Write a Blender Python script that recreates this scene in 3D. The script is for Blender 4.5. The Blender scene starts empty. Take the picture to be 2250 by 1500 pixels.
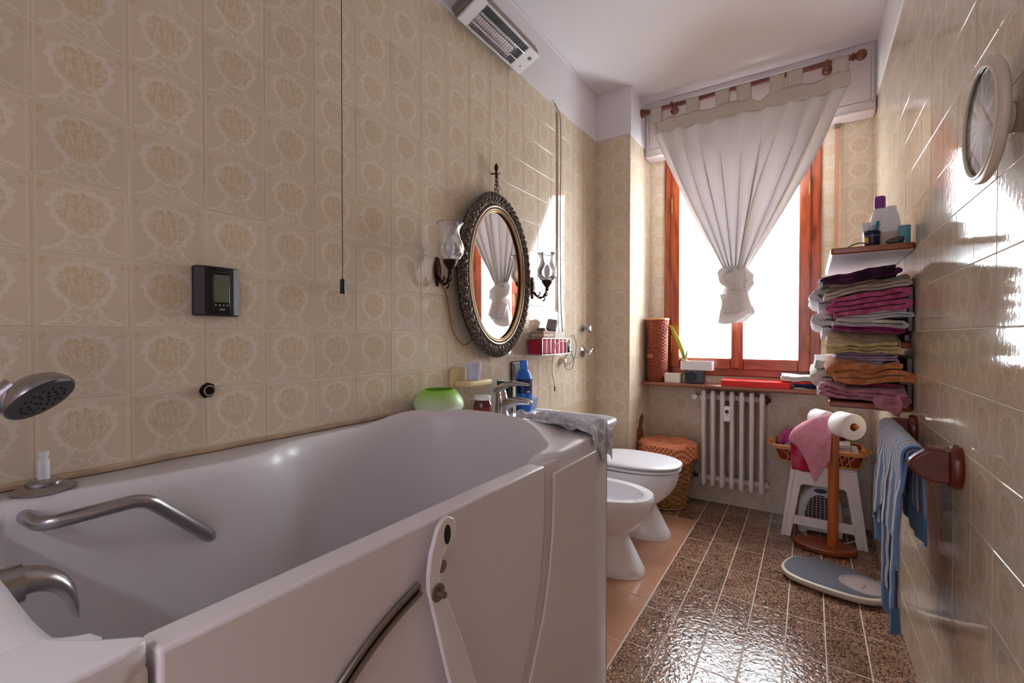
import bpy, bmesh, math, random
from mathutils import Vector, Matrix, noise
random.seed(7)
sc = bpy.context.scene
C = sc.collection
pi = math.pi

# ------------------------------------------------------------------ camera
cam_d = bpy.data.cameras.new('camera')
cam = bpy.data.objects.new('camera', cam_d)
C.objects.link(cam)
cam_d.sensor_width = 36.0
cam_d.lens = 16.0
cam_d.clip_start = 0.02
cam.location = (1.257, 0.0, 1.158)
cam.rotation_euler = (math.radians(90 - 0.69), 0, math.radians(33.2))
sc.camera = cam

# ------------------------------------------------------------------ sky light (overcast) and exposure
world = bpy.data.worlds.new('world')
sc.world = world
world.use_nodes = True
bg = world.node_tree.nodes['Background']
bg.inputs['Color'].default_value = (0.86, 0.945, 1.0, 1)
bg.inputs['Strength'].default_value = 20.0
FILL_W, FILL_C = 48.0, (0.90, 0.93, 1.0)     # added fill lamp, out of view (built with the corridor)
por_d = bpy.data.lights.new('window_portal', 'AREA')      # guides sky sampling through the window opening
por_d.shape = 'RECTANGLE'; por_d.size = 0.98; por_d.size_y = 1.60
por_d.cycles.is_portal = True
por = bpy.data.objects.new('window_portal', por_d)
por.location = (0.84, 3.56, 1.68); por.rotation_euler = (math.radians(-90), 0, 0)
C.objects.link(por)
sc.view_settings.view_transform = 'Standard'
sc.view_settings.look = 'None'
sc.view_settings.exposure = 0.80
sc.view_settings.gamma = 1.0
sc.view_settings.use_curve_mapping = False
sc.cycles.use_denoising = True
sc.cycles.use_adaptive_sampling = True
sc.cycles.adaptive_threshold = 0.03
sc.cycles.max_bounces = 9
sc.cycles.diffuse_bounces = 6
sc.cycles.glossy_bounces = 4
sc.cycles.transmission_bounces = 6
sc.cycles.transparent_max_bounces = 12
sc.cycles.caustics_reflective = False
sc.cycles.caustics_refractive = False
sc.cycles.sample_clamp_indirect = 12.0

# ------------------------------------------------------------------ helpers
ORG = {}
def lin(c):
    c = c / 255.0
    return c / 12.92 if c <= 0.04045 else ((c + 0.055) / 1.055) ** 2.4
def S(r, g, b): return (lin(r), lin(g), lin(b), 1.0)
def sstep(a, b, x):
    t = max(0.0, min(1.0, (x - a) / (b - a))); return t * t * (3 - 2 * t)
def lerp(a, b, t): return a + (b - a) * t
def nz(x, y, z=0.0): return noise.noise(Vector((x, y, z)))

def tag(o, label=None, cat=None, group=None, kind=None):
    if label: o['label'] = label
    if cat: o['category'] = cat
    if group: o['group'] = group
    if kind: o['kind'] = kind
    return o
def thing(name, label, cat, loc, group=None):
    o = bpy.data.objects.new(name, None); C.objects.link(o)
    o.empty_display_size = 0.05
    o.location = loc; ORG[o.name] = Vector(loc)
    return tag(o, label, cat, group)

class MB:
    def __init__(s): s.v = []; s.f = []; s.uv = None
    def add(s, vs, fs):
        n = len(s.v); s.v += [tuple(p) for p in vs]; s.f += [tuple(i + n for i in f) for f in fs]; return s
    def box(s, x0, x1, y0, y1, z0, z1, m=None):
        vs = [(x, y, z) for x in (x0, x1) for y in (y0, y1) for z in (z0, z1)]
        if m: vs = [m @ Vector(p) for p in vs]
        return s.add(vs, [(0, 1, 3, 2), (4, 6, 7, 5), (0, 4, 5, 1), (2, 3, 7, 6), (0, 2, 6, 4), (1, 5, 7, 3)])
    def loft(s, rings, closed=True, cap0=False, cap1=False):
        n = len(rings[0]); vs = [p for r in rings for p in r]; fs = []
        for i in range(len(rings) - 1):
            for j in range(n if closed else n - 1):
                k = (j + 1) % n
                fs.append((i * n + j, i * n + k, (i + 1) * n + k, (i + 1) * n + j))
        if cap0: fs.append(tuple(range(n - 1, -1, -1)))
        if cap1: fs.append(tuple((len(rings) - 1) * n + j for j in range(n)))
        return s.add(vs, fs)
    def tube(s, path, r, n=10, closed=False, cap=True):
        P = [Vector(p) for p in path]; L = len(P); rings = []
        rr = r if isinstance(r, (list, tuple)) else [r] * L
        up = None
        for i, p in enumerate(P):
            if closed: t = P[(i + 1) % L] - P[i - 1]
            else: t = P[min(i + 1, L - 1)] - P[max(i - 1, 0)]
            if t.length < 1e-9: t = Vector((0, 0, 1))
            t.normalize()
            if up is None:
                up = Vector((0, 0, 1)) if abs(t.z) < 0.9 else Vector((1, 0, 0))
            a = up - t * up.dot(t)
            if a.length < 1e-6: a = t.orthogonal()
            a.normalize(); up = a; b = t.cross(a)
            rings.append([p + (a * math.cos(2 * pi * k / n) + b * math.sin(2 * pi * k / n)) * rr[i] for k in range(n)])
        if closed:
            rings.append(rings[0]); return s.loft(rings)
        return s.loft(rings, True, cap, cap)
    def lathe(s, prof, c=(0, 0, 0), n=32, axis='Z', m=None, cap0=True, cap1=True, sx=1.0, sy=1.0):
        rings = []
        for r, h in prof:
            ring = []
            for k in range(n):
                a = 2 * pi * k / n; x, y = r * math.cos(a) * sx, r * math.sin(a) * sy
                p = {'Z': (x, y, h), 'X': (h, x, y), 'Y': (y, h, x)}[axis]
                p = Vector(p)
                if m: p = m @ p
                ring.append(p + Vector(c))
            rings.append(ring)
        return s.loft(rings, True, cap0, cap1)
    def prism(s, outline, a0, a1, axis='X'):
        def P(u, v, a): return {'X': (a, u, v), 'Y': (u, a, v), 'Z': (u, v, a)}[axis]
        n = len(outline)
        vs = [P(u, v, a0) for u, v in outline] + [P(u, v, a1) for u, v in outline]
        fs = [tuple(range(n)), tuple(range(2 * n - 1, n - 1, -1))]
        fs += [(i, i + n, (i + 1) % n + n, (i + 1) % n) for i in range(n)]
        return s.add(vs, fs)
    def grid(s, nu, nv, fn, uv=False):
        vs = []; uvs = []
        for j in range(nv + 1):
            for i in range(nu + 1):
                vs.append(fn(i / nu, j / nv)); uvs.append((i / nu, j / nv))
        fs = [(j * (nu + 1) + i, j * (nu + 1) + i + 1, (j + 1) * (nu + 1) + i + 1, (j + 1) * (nu + 1) + i)
              for j in range(nv) for i in range(nu)]
        if uv: s.uv = (s.uv or []) + uvs
        return s.add(vs, fs)
    def build(s, name, mat=None, parent=None, org=None, smooth=40, bevel=0, seg=2, solid=0, sub=0, fix=True, off=0.0):
        if org is None:
            if parent is not None: o0 = ORG[parent.name]
            else:
                xs = [p[0] for p in s.v]; ys = [p[1] for p in s.v]; zs = [p[2] for p in s.v]
                o0 = Vector(((min(xs) + max(xs)) / 2, (min(ys) + max(ys)) / 2, min(zs)))
        else: o0 = Vector(org)
        me = bpy.data.meshes.new(name)
        me.from_pydata([Vector(p) - o0 for p in s.v], [], s.f)
        if s.uv and len(s.uv) == len(s.v):
            ul = me.uv_layers.new(name='UVMap')
            for lp in me.loops: ul.data[lp.index].uv = s.uv[lp.vertex_index]
        if fix:
            bm = bmesh.new(); bm.from_mesh(me)
            bmesh.ops.recalc_face_normals(bm, faces=bm.faces[:]); bm.to_mesh(me); bm.free()
        if smooth:
            me.polygons.foreach_set('use_smooth', [True] * len(me.polygons))
            try: me.set_sharp_from_angle(angle=math.radians(smooth))
            except Exception: pass
        o = bpy.data.objects.new(name, me); C.objects.link(o)
        if mat is not None:
            for m in (mat if isinstance(mat, (list, tuple)) else [mat]): me.materials.append(m)
        if parent is not None:
            o.parent = parent; o.location = o0 - ORG[parent.name]; ORG[o.name] = o0
        else:
            o.location = o0; ORG[o.name] = o0
        if solid:
            md = o.modifiers.new('thickness', 'SOLIDIFY'); md.thickness = solid; md.offset = off
        if bevel:
            md = o.modifiers.new('soft_edges', 'BEVEL'); md.width = bevel; md.segments = seg; md.limit_method = 'ANGLE'
            md.angle_limit = math.radians(35); md.harden_normals = False
        if sub:
            md = o.modifiers.new('smoothing', 'SUBSURF'); md.levels = sub; md.render_levels = sub
        return o

def spline(pts, n, closed=False):
    P = [Vector(p) for p in pts]; L = len(P); out = []
    segs = L if closed else L - 1
    for q in range(n if closed else n + 1):
        t = q * segs / n; i = min(int(t), segs - 1); t -= i
        g = (lambda k: P[k % L]) if closed else (lambda k: P[max(0, min(L - 1, k))])
        a, b, c, d = g(i - 1), g(i), g(i + 1), g(i + 2)
        out.append(0.5 * ((2 * b) + (c - a) * t + (2 * a - 5 * b + 4 * c - d) * t * t + (3 * b - a - 3 * c + d) * t ** 3))
    return out
def sell(cx, cy, a, b, z, n=48, p=2.0, a2=None, b2=None):
    """super-ellipse ring; a2 is the half length towards -x"""
    out = []
    for k in range(n):
        t = 2 * pi * k / n; c, s_ = math.cos(t), math.sin(t)
        ax = a if c >= 0 else (a2 or a); by = b if s_ >= 0 else (b2 or b)
        out.append((cx + math.copysign(abs(c) ** (2 / p), c) * ax, cy + math.copysign(abs(s_) ** (2 / p), s_) * by, z))
    return out
def rrect(x0, x1, y0, y1, r, n=6):
    out = []
    for cx, cy, a0 in ((x1 - r, y1 - r, 0), (x0 + r, y1 - r, 90), (x0 + r, y0 + r, 180), (x1 - r, y0 + r, 270)):
        for k in range(n + 1):
            a = math.radians(a0 + 90 * k / n); out.append((cx + r * math.cos(a), cy + r * math.sin(a)))
    return out

# ------------------------------------------------------------------ materials
def bsdf_mat(name):
    m = bpy.data.materials.new(name); m.use_nodes = True
    return m, m.node_tree, m.node_tree.nodes['Principled BSDF']
def N(nt, t, **kw):
    n = nt.nodes.new(t)
    for k, v in kw.items():
        if k in n.inputs: n.inputs[k].default_value = v
        else: setattr(n, k, v)
    return n
def plain(name, col, rough=0.5, metal=0.0, spec=0.5, bump=0.0, bscale=200, var=0.0, vscale=8, coat=0.0, trans=0.0, ior=1.45, sheen=0.0, detail=3, stretch=None):
    m, nt, b = bsdf_mat(name)
    b.inputs['Base Color'].default_value = col
    b.inputs['Roughness'].default_value = rough
    b.inputs['Metallic'].default_value = metal
    b.inputs['Specular IOR Level'].default_value = spec
    b.inputs['Coat Weight'].default_value = coat
    b.inputs['Transmission Weight'].default_value = trans
    b.inputs['IOR'].default_value = ior
    b.inputs['Sheen Weight'].default_value = sheen
    tc = None
    if bump or var:
        tc = N(nt, 'ShaderNodeTexCoord'); src = tc.outputs['Object']
        if stretch:
            mp = N(nt, 'ShaderNodeMapping'); mp.inputs['Scale'].default_value = stretch
            nt.links.new(src, mp.inputs['Vector']); src = mp.outputs[0]
    if var:
        no = N(nt, 'ShaderNodeTexNoise', Scale=vscale, Detail=4.0); nt.links.new(src, no.inputs['Vector'])
        mx = N(nt, 'ShaderNodeMix', data_type='RGBA')
        mx.inputs[6].default_value = tuple(c * (1 - var) for c in col[:3]) + (1,)
        mx.inputs[7].default_value = tuple(min(1, c * (1 + var)) for c in col[:3]) + (1,)
        nt.links.new(no.outputs['Fac'], mx.inputs[0]); nt.links.new(mx.outputs[2], b.inputs['Base Color'])
    if bump:
        no = N(nt, 'ShaderNodeTexNoise', Scale=bscale, Detail=float(detail)); nt.links.new(src, no.inputs['Vector'])
        bp = N(nt, 'ShaderNodeBump', Strength=min(1.0, bump), Distance=0.002 * max(1, bump)); nt.links.new(no.outputs['Fac'], bp.inputs['Height'])
        nt.links.new(bp.outputs[0], b.inputs['Normal'])
    return m
def wood(name, c1, c2, rough=0.35, axis='Z', scale=14, coat=0.3):
    m, nt, b = bsdf_mat(name)
    tc = N(nt, 'ShaderNodeTexCoord'); mp = N(nt, 'ShaderNodeMapping')
    st = {'X': (0.12, 1, 1), 'Y': (1, 0.12, 1), 'Z': (1, 1, 0.12)}[axis]
    mp.inputs['Scale'].default_value = st
    nt.links.new(tc.outputs['Object'], mp.inputs['Vector'])
    no = N(nt, 'ShaderNodeTexNoise', Scale=float(scale * 3), Detail=6.0, Distortion=0.6); nt.links.new(mp.outputs[0], no.inputs['Vector'])
    cr = N(nt, 'ShaderNodeValToRGB'); cr.color_ramp.elements[0].color = c1; cr.color_ramp.elements[1].color = c2
    cr.color_ramp.elements[0].position = 0.32; cr.color_ramp.elements[1].position = 0.68
    nt.links.new(no.outputs['Fac'], cr.inputs[0]); nt.links.new(cr.outputs[0], b.inputs['Base Color'])
    b.inputs['Roughness'].default_value = rough; b.inputs['Coat Weight'].default_value = coat; b.inputs['Coat Roughness'].default_value = 0.2
    bp = N(nt, 'ShaderNodeBump', Strength=0.15, Distance=0.001); nt.links.new(no.outputs['Fac'], bp.inputs['Height'])
    nt.links.new(bp.outputs[0], b.inputs['Normal'])
    return m

class X:
    """tiny expression builder for math nodes"""
    nt = None
    def __init__(s, k): s.k = k
    @staticmethod
    def put(op, *a):
        n = X.nt.nodes.new('ShaderNodeMath'); n.operation = op
        for i, q in enumerate(a):
            q = q.k if isinstance(q, X) else q
            if isinstance(q, (int, float)): n.inputs[i].default_value = q
            else: X.nt.links.new(q, n.inputs[i])
        return X(n.outputs[0])
    def __add__(s, o): return X.put('ADD', s, o)
    def __radd__(s, o): return X.put('ADD', s, o)
    def __sub__(s, o): return X.put('SUBTRACT', s, o)
    def __rsub__(s, o): return X.put('SUBTRACT', o, s)
    def __mul__(s, o): return X.put('MULTIPLY', s, o)
    def __rmul__(s, o): return X.put('MULTIPLY', s, o)
    def __truediv__(s, o): return X.put('DIVIDE', s, o)
    def abs(s): return X.put('ABSOLUTE', s)
    def max(s, o): return X.put('MAXIMUM', s, o)
    def min(s, o): return X.put('MINIMUM', s, o)
    def sqrt(s): return X.put('SQRT', s)
    def ss(s, a, b):
        n = X.nt.nodes.new('ShaderNodeMapRange'); n.interpolation_type = 'SMOOTHSTEP'
        X.nt.links.new(s.k, n.inputs[0]); n.inputs[1].default_value = min(a, b); n.inputs[2].default_value = max(a, b)
        n.inputs[3].default_value = 0.0 if a < b else 1.0; n.inputs[4].default_value = 1.0 if a < b else 0.0
        return X(n.outputs[0])
def hyp(a, b): return (a * a + b * b).sqrt()

def ornament_tile(name, base, light, ochre, rough=0.07):
    m, nt, b = bsdf_mat(name); X.nt = nt
    tc = N(nt, 'ShaderNodeTexCoord'); sep = N(nt, 'ShaderNodeSeparateXYZ')
    nt.links.new(tc.outputs['Object'], sep.inputs[0])
    obi = N(nt, 'ShaderNodeObjectInfo')
    u = X(sep.outputs[0]) / 0.15; v = X(sep.outputs[2]) / 0.1477
    nw = N(nt, 'ShaderNodeTexNoise', Scale=130.0, Detail=2.0); nt.links.new(tc.outputs['Object'], nw.inputs['Vector'])
    sc2 = N(nt, 'ShaderNodeSeparateColor'); nt.links.new(nw.outputs['Color'], sc2.inputs[0])
    wu = u + (X(sc2.outputs[0]) - 0.5) * 0.10; wv = v + (X(sc2.outputs[1]) - 0.5) * 0.10
    a = wu.abs()
    e = hyp(wu / ((wv - 0.085) * 0.20 + 0.305), (wv - 0.085) / 0.315)
    th = a * 0.075 + 0.014
    ring = ((e - 1.0 + X.put('SINE', X.put('ARCTAN2', wu, wv - 0.085) * 15.0) * 0.05).abs() * 0.30 - th).ss(0.008, -0.008)
    leg = (((hyp(a - 0.43, wv + 0.17) - 0.275).abs() - 0.021).ss(0.007, -0.007)) * wv.ss(-0.14, -0.19) * a.ss(0.45, 0.41)
    curl = ((hyp(a - 0.105, wv + 0.365) - 0.066).abs() - 0.011).ss(0.006, -0.006)
    curl2 = ((hyp(a - 0.23, wv + 0.40) - 0.04).abs() - 0.009).ss(0.006, -0.006)
    top = ((hyp(a - 0.06, wv - 0.405) - 0.042).abs() - 0.009).ss(0.006, -0.006)
    frond = ((hyp(a - 0.33, wv - 0.34) - 0.06).abs() - 0.008).ss(0.006, -0.006) * 0.5
    ang = X.put('ARCTAN2', wu, wv + 0.24); rad = hyp(wu, wv + 0.24)
    cmb = N(nt, 'ShaderNodeCombineXYZ'); nt.links.new((ang * 9.0).k, cmb.inputs[0]); nt.links.new((rad * 6.0).k, cmb.inputs[1])
    vo = N(nt, 'ShaderNodeTexNoise', Scale=1.6, Detail=4.0, Distortion=1.2); nt.links.new(cmb.outputs[0], vo.inputs['Vector'])
    inside = e.ss(0.95, 0.78)
    twig = X(vo.outputs['Fac']).ss(0.49, 0.56) * inside * 0.8
    n2 = N(nt, 'ShaderNodeTexNoise', Scale=70.0, Detail=3.0); nt.links.new(tc.outputs['Object'], n2.inputs['Vector'])
    flower = (X(n2.outputs['Fac']).ss(0.36, 0.62) * 0.62 + 0.12) * inside
    corner = hyp(u.abs() - 0.425, v - 0.40).ss(0.062, 0.045) * X(n2.outputs['Fac']).ss(0.42, 0.55)
    frame = (u.abs().max(v.abs()) - 0.462).abs().ss(0.012, 0.004) * 0.55
    orn = ring.max(leg).max(curl).max(curl2).max(top).max(frond).max(twig).max(frame)
    och = (flower * 0.9).max(corner * 0.45)
    mx1 = N(nt, 'ShaderNodeMix', data_type='RGBA'); mx1.inputs[6].default_value = base; mx1.inputs[7].default_value = ochre
    nt.links.new(och.k, mx1.inputs[0])
    mx2 = N(nt, 'ShaderNodeMix', data_type='RGBA'); mx2.inputs[7].default_value = light
    nt.links.new(mx1.outputs[2], mx2.inputs[6]); nt.links.new((orn * 0.75).k, mx2.inputs[0])
    # every tile fired a little differently, faint mottling in the glaze
    n3 = N(nt, 'ShaderNodeTexNoise', Scale=600.0, Detail=2.0); nt.links.new(tc.outputs['Object'], n3.inputs['Vector'])
    val = (X(obi.outputs['Random']) - 0.5) * 0.09 + (X(n3.outputs['Fac']) - 0.5) * 0.22 + 1.0
    hsv = N(nt, 'ShaderNodeHueSaturation'); nt.links.new(mx2.outputs[2], hsv.inputs['Color']); nt.links.new(val.k, hsv.inputs['Value'])
    nt.links.new(hsv.outputs[0], b.inputs['Base Color'])
    b.inputs['Roughness'].default_value = rough
    b.inputs['Specular IOR Level'].default_value = 0.45
    n4 = N(nt, 'ShaderNodeTexNoise', Scale=62.0, Detail=2.0); nt.links.new(tc.outputs['Object'], n4.inputs['Vector'])
    bp = N(nt, 'ShaderNodeBump', Strength=0.4, Distance=0.0005); nt.links.new(n4.outputs['Fac'], bp.inputs['Height'])
    nt.links.new(bp.outputs[0], b.inputs['Normal'])
    return m

def crackle_tile(name):
    m, nt, b = bsdf_mat(name); X.nt = nt
    tc = N(nt, 'ShaderNodeTexCoord'); obi = N(nt, 'ShaderNodeObjectInfo')
    ad = N(nt, 'ShaderNodeVectorMath', operation='ADD'); nt.links.new(tc.outputs['Object'], ad.inputs[0]); nt.links.new(obi.outputs['Location'], ad.inputs[1])
    nd = N(nt, 'ShaderNodeTexNoise', Scale=60.0, Detail=2.0); nt.links.new(ad.outputs[0], nd.inputs['Vector'])
    mixv = N(nt, 'ShaderNodeMix', data_type='VECTOR'); mixv.inputs[0].default_value = 0.012
    nt.links.new(ad.outputs[0], mixv.inputs[4]); nt.links.new(nd.outputs['Color'], mixv.inputs[5])
    vo = N(nt, 'ShaderNodeTexVoronoi', feature='DISTANCE_TO_EDGE', Scale=72.0); nt.links.new(mixv.outputs[1], vo.inputs['Vector'])
    n1 = N(nt, 'ShaderNodeTexNoise', Scale=28.0, Detail=3.0); nt.links.new(ad.outputs[0], n1.inputs['Vector'])
    vein = X(vo.outputs['Distance']).ss(0.15, 0.05) * X(n1.outputs['Fac']).ss(0.28, 0.46)
    n2 = N(nt, 'ShaderNodeTexNoise', Scale=9.0, Detail=3.0); nt.links.new(ad.outputs[0], n2.inputs['Vector'])
    cr = N(nt, 'ShaderNodeValToRGB'); e = cr.color_ramp.elements
    e[0].position = 0.3; e[0].color = S(138, 102, 82); e[1].position = 0.7; e[1].color = S(172, 136, 114)
    nt.links.new(n2.outputs['Fac'], cr.inputs[0])
    mx = N(nt, 'ShaderNodeMix', data_type='RGBA'); mx.inputs[7].default_value = S(52, 32, 26)
    nt.links.new(cr.outputs[0], mx.inputs[6]); nt.links.new((vein * 0.9).k, mx.inputs[0])
    hs = N(nt, 'ShaderNodeHueSaturation'); nt.links.new(mx.outputs[2], hs.inputs['Color'])
    nt.links.new(((X(obi.outputs['Random']) - 0.5) * 0.3 + 1.0).k, hs.inputs['Value'])
    nt.links.new(hs.outputs[0], b.inputs['Base Color'])
    b.inputs['Roughness'].default_value = 0.14
    n5 = N(nt, 'ShaderNodeTexNoise', Scale=52.0, Detail=2.0, Distortion=0.8); nt.links.new(ad.outputs[0], n5.inputs['Vector'])
    bp = N(nt, 'ShaderNodeBump', Strength=0.75, Distance=0.0025); nt.links.new(n5.outputs['Fac'], bp.inputs['Height'])
    nt.links.new(bp.outputs[0], b.inputs['Normal'])
    return m

def terry(name, col, col2=None, vscale=40, bump=1.0):
    """looped towelling"""
    m, nt, b = bsdf_mat(name)
    tc = N(nt, 'ShaderNodeTexCoord')
    no = N(nt, 'ShaderNodeTexNoise', Scale=float(vscale), Detail=4.0); nt.links.new(tc.outputs['Object'], no.inputs['Vector'])
    mx = N(nt, 'ShaderNodeValToRGB'); e = mx.color_ramp.elements
    e[0].color = col; e[1].color = col2 or tuple(min(1, c * 1.25) for c in col[:3]) + (1,)
    e[0].position = 0.42; e[1].position = 0.60
    nt.links.new(no.outputs['Fac'], mx.inputs[0]); nt.links.new(mx.outputs[0], b.inputs['Base Color'])
    b.inputs['Roughness'].default_value = 0.95; b.inputs['Specular IOR Level'].default_value = 0.1; b.inputs['Sheen Weight'].default_value = 0.3
    n2 = N(nt, 'ShaderNodeTexNoise', Scale=420.0, Detail=2.0); nt.links.new(tc.outputs['Object'], n2.inputs['Vector'])
    bp = N(nt, 'ShaderNodeBump', Strength=0.7 * bump, Distance=0.003); nt.links.new(n2.outputs['Fac'], bp.inputs['Height'])
    nt.links.new(bp.outputs[0], b.inputs['Normal'])
    return m
def striped(name, stops, freq, uvmap=True, hem=None, axis=0):
    """woven stripes across the cloth width, optional plain band at the hem"""
    m, nt, b = bsdf_mat(name); X.nt = nt
    tc = N(nt, 'ShaderNodeTexCoord'); sep = N(nt, 'ShaderNodeSeparateXYZ'); nt.links.new(tc.outputs['UV'], sep.inputs[0])
    t = X.put('FRACT', X(sep.outputs[axis]) * freq)
    cr = N(nt, 'ShaderNodeValToRGB'); cr.color_ramp.interpolation = 'CONSTANT'
    el = cr.color_ramp.elements
    while len(el) < len(stops): el.new(0.5)
    for q, (p, c) in zip(el, stops): q.position = p; q.color = c
    nt.links.new(t.k, cr.inputs[0]); out = cr.outputs[0]
    if hem:
        mx = N(nt, 'ShaderNodeMix', data_type='RGBA'); mx.inputs[7].default_value = hem
        vv = X(sep.outputs[1]); nt.links.new((vv.ss(0.905, 0.91).max(vv.ss(0.095, 0.09))).k, mx.inputs[0]); nt.links.new(out, mx.inputs[6]); out = mx.outputs[2]
    nt.links.new(out, b.inputs['Base Color'])
    b.inputs['Roughness'].default_value = 0.95; b.inputs['Specular IOR Level'].default_value = 0.1; b.inputs['Sheen Weight'].default_value = 0.3
    n2 = N(nt, 'ShaderNodeTexNoise', Scale=420.0, Detail=2.0); nt.links.new(tc.outputs['Object'], n2.inputs['Vector'])
    bp = N(nt, 'ShaderNodeBump', Strength=0.7, Distance=0.003); nt.links.new(n2.outputs['Fac'], bp.inputs['Height'])
    nt.links.new(bp.outputs[0], b.inputs['Normal'])
    return m
def gingham(name, c1, c2, scale):
    m, nt, b = bsdf_mat(name)
    tc = N(nt, 'ShaderNodeTexCoord'); ck = N(nt, 'ShaderNodeTexChecker', Scale=float(scale)); ck.inputs[1].default_value = c1; ck.inputs[2].default_value = c2
    nt.links.new(tc.outputs['UV'], ck.inputs['Vector']); nt.links.new(ck.outputs[0], b.inputs['Base Color']); b.inputs['Roughness'].default_value = 0.9
    return m
def sheer(name, col, t=0.45):
    m = bpy.data.materials.new(name); m.use_nodes = True; nt = m.node_tree; nt.nodes.clear()
    d = N(nt, 'ShaderNodeBsdfDiffuse'); d.inputs[0].default_value = col
    tr = N(nt, 'ShaderNodeBsdfTranslucent'); tr.inputs[0].default_value = col
    mx = N(nt, 'ShaderNodeMixShader'); mx.inputs[0].default_value = t
    tc = N(nt, 'ShaderNodeTexCoord'); no = N(nt, 'ShaderNodeTexNoise', Scale=700.0, Detail=1.0); nt.links.new(tc.outputs['Object'], no.inputs['Vector'])
    bp = N(nt, 'ShaderNodeBump', Strength=0.15, Distance=0.001); nt.links.new(no.outputs['Fac'], bp.inputs['Height']); nt.links.new(bp.outputs[0], d.inputs['Normal'])
    nt.links.new(d.outputs[0], mx.inputs[1]); nt.links.new(tr.outputs[0], mx.inputs[2])
    o = N(nt, 'ShaderNodeOutputMaterial'); nt.links.new(mx.outputs[0], o.inputs[0]); return m
def clear(name, tint=(1, 1, 1, 1), gloss=0.12, rough=0.03, haze=0.0, hazecol=(0.9, 0.9, 0.95, 1)):
    """thin clear glass or plastic"""
    m = bpy.data.materials.new(name); m.use_nodes = True; nt = m.node_tree; nt.nodes.clear()
    tr = N(nt, 'ShaderNodeBsdfTransparent'); tr.inputs[0].default_value = tint
    gl = N(nt, 'ShaderNodeBsdfGlossy'); gl.inputs['Roughness'].default_value = rough
    lw = N(nt, 'ShaderNodeLayerWeight', Blend=gloss)
    mx = N(nt, 'ShaderNodeMixShader'); nt.links.new(lw.outputs['Fresnel'], mx.inputs[0]); nt.links.new(tr.outputs[0], mx.inputs[1]); nt.links.new(gl.outputs[0], mx.inputs[2])
    out = mx.outputs[0]
    if haze:
        tl = N(nt, 'ShaderNodeBsdfTranslucent'); tl.inputs[0].default_value = hazecol
        df = N(nt, 'ShaderNodeBsdfDiffuse'); df.inputs[0].default_value = hazecol
        m1 = N(nt, 'ShaderNodeMixShader'); m1.inputs[0].default_value = 0.5; nt.links.new(tl.outputs[0], m1.inputs[1]); nt.links.new(df.outputs[0], m1.inputs[2])
        m2 = N(nt, 'ShaderNodeMixShader'); m2.inputs[0].default_value = haze; nt.links.new(out, m2.inputs[1]); nt.links.new(m1.outputs[0], m2.inputs[2]); out = m2.outputs[0]
    o = N(nt, 'ShaderNodeOutputMaterial'); nt.links.new(out, o.inputs[0]); return m

M = {}
M['tile'] = ornament_tile('ornament_tile', S(209, 193, 170), S(223, 211, 196), S(195, 168, 126))
M['grout'] = plain('grout', S(222, 209, 192), 0.8, bump=0.5, bscale=300)
M['plaster'] = plain('white_plaster', S(224, 219, 224), 0.8, bump=0.25, bscale=60, var=0.03, vscale=3)
M['ceil'] = plain('ceiling_paint', S(226, 221, 225), 0.75, bump=0.2, bscale=40, var=0.03, vscale=2)
M['boxpaint'] = plain('shutter_box_paint', S(222, 215, 217), 0.45, var=0.03, vscale=5)
M['crackle'] = crackle_tile('brown_crackle_tile')
M['floor_grout'] = plain('floor_grout', S(206, 188, 172), 0.85, bump=0.6, bscale=250)
M['terra'] = plain('terracotta_tile', S(180, 132, 108), 0.2, var=0.16, vscale=7, bump=0.2, bscale=90)
M['acryl'] = plain('white_acrylic', S(224, 219, 224), 0.3)
M['acryl2'] = plain('cream_acrylic', S(216, 208, 206), 0.3)
M['door_w'] = plain('door_acrylic', S(220, 212, 216), 0.28, bump=0.12, bscale=25)
M['beige'] = plain('beige_laminate', S(190, 164, 140), 0.45, var=0.06, vscale=15)
M['ceramic'] = plain('white_ceramic', S(236, 236, 242), 0.09, coat=0.4)
M['chrome'] = plain('chrome', S(206, 204, 208), 0.14, metal=1.0)
M['satin'] = plain('satin_chrome', S(170, 165, 168), 0.26, metal=1.0, bump=0.1, bscale=120)
M['dullsteel'] = plain('dull_steel', S(150, 138, 130), 0.35, metal=1.0)
M['black'] = plain('black_plastic', S(26, 24, 26), 0.35)
M['dgrey'] = plain('dark_grey_plastic', S(52, 52, 58), 0.4)
M['rubber'] = plain('black_rubber', S(22, 20, 20), 0.7)
M['white_p'] = plain('white_plastic', S(228, 226, 232), 0.35)
M['white_pp'] = plain('white_stool_plastic', S(226, 222, 224), 0.4)
M['cream_p'] = plain('cream_plastic', S(226, 215, 192), 0.35)
M['winwood'] = wood('window_wood', S(120, 46, 22), S(172, 82, 44), 0.25, 'Z', 12)
M['winwood_x'] = wood('window_wood_rail', S(120, 46, 22), S(172, 82, 44), 0.25, 'X', 12)
M['sillwood'] = wood('sill_wood', S(120, 62, 44), S(160, 96, 74), 0.35, 'X', 9)
M['mahog'] = wood('mahogany', S(84, 28, 14), S(120, 44, 22), 0.3, 'X', 10, 0.2)
M['standwood'] = wood('stand_wood', S(150, 70, 22), S(186, 98, 40), 0.3, 'Z', 9)
M['shelfwood'] = wood('shelf_wood', S(128, 58, 26), S(160, 82, 42), 0.35, 'X', 9)
M['rodwood'] = wood('rod_wood', S(92, 42, 28), S(130, 66, 44), 0.3, 'X', 12)
M['lam'] = plain('white_laminate', S(226, 218, 230), 0.4)
M['brass'] = plain('old_brass', S(150, 110, 58), 0.32, metal=1.0, var=0.2, vscale=40)
M['bronze'] = plain('dark_bronze', S(62, 42, 32), 0.35, metal=0.8, var=0.3, vscale=60, bump=0.6, bscale=150)
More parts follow.
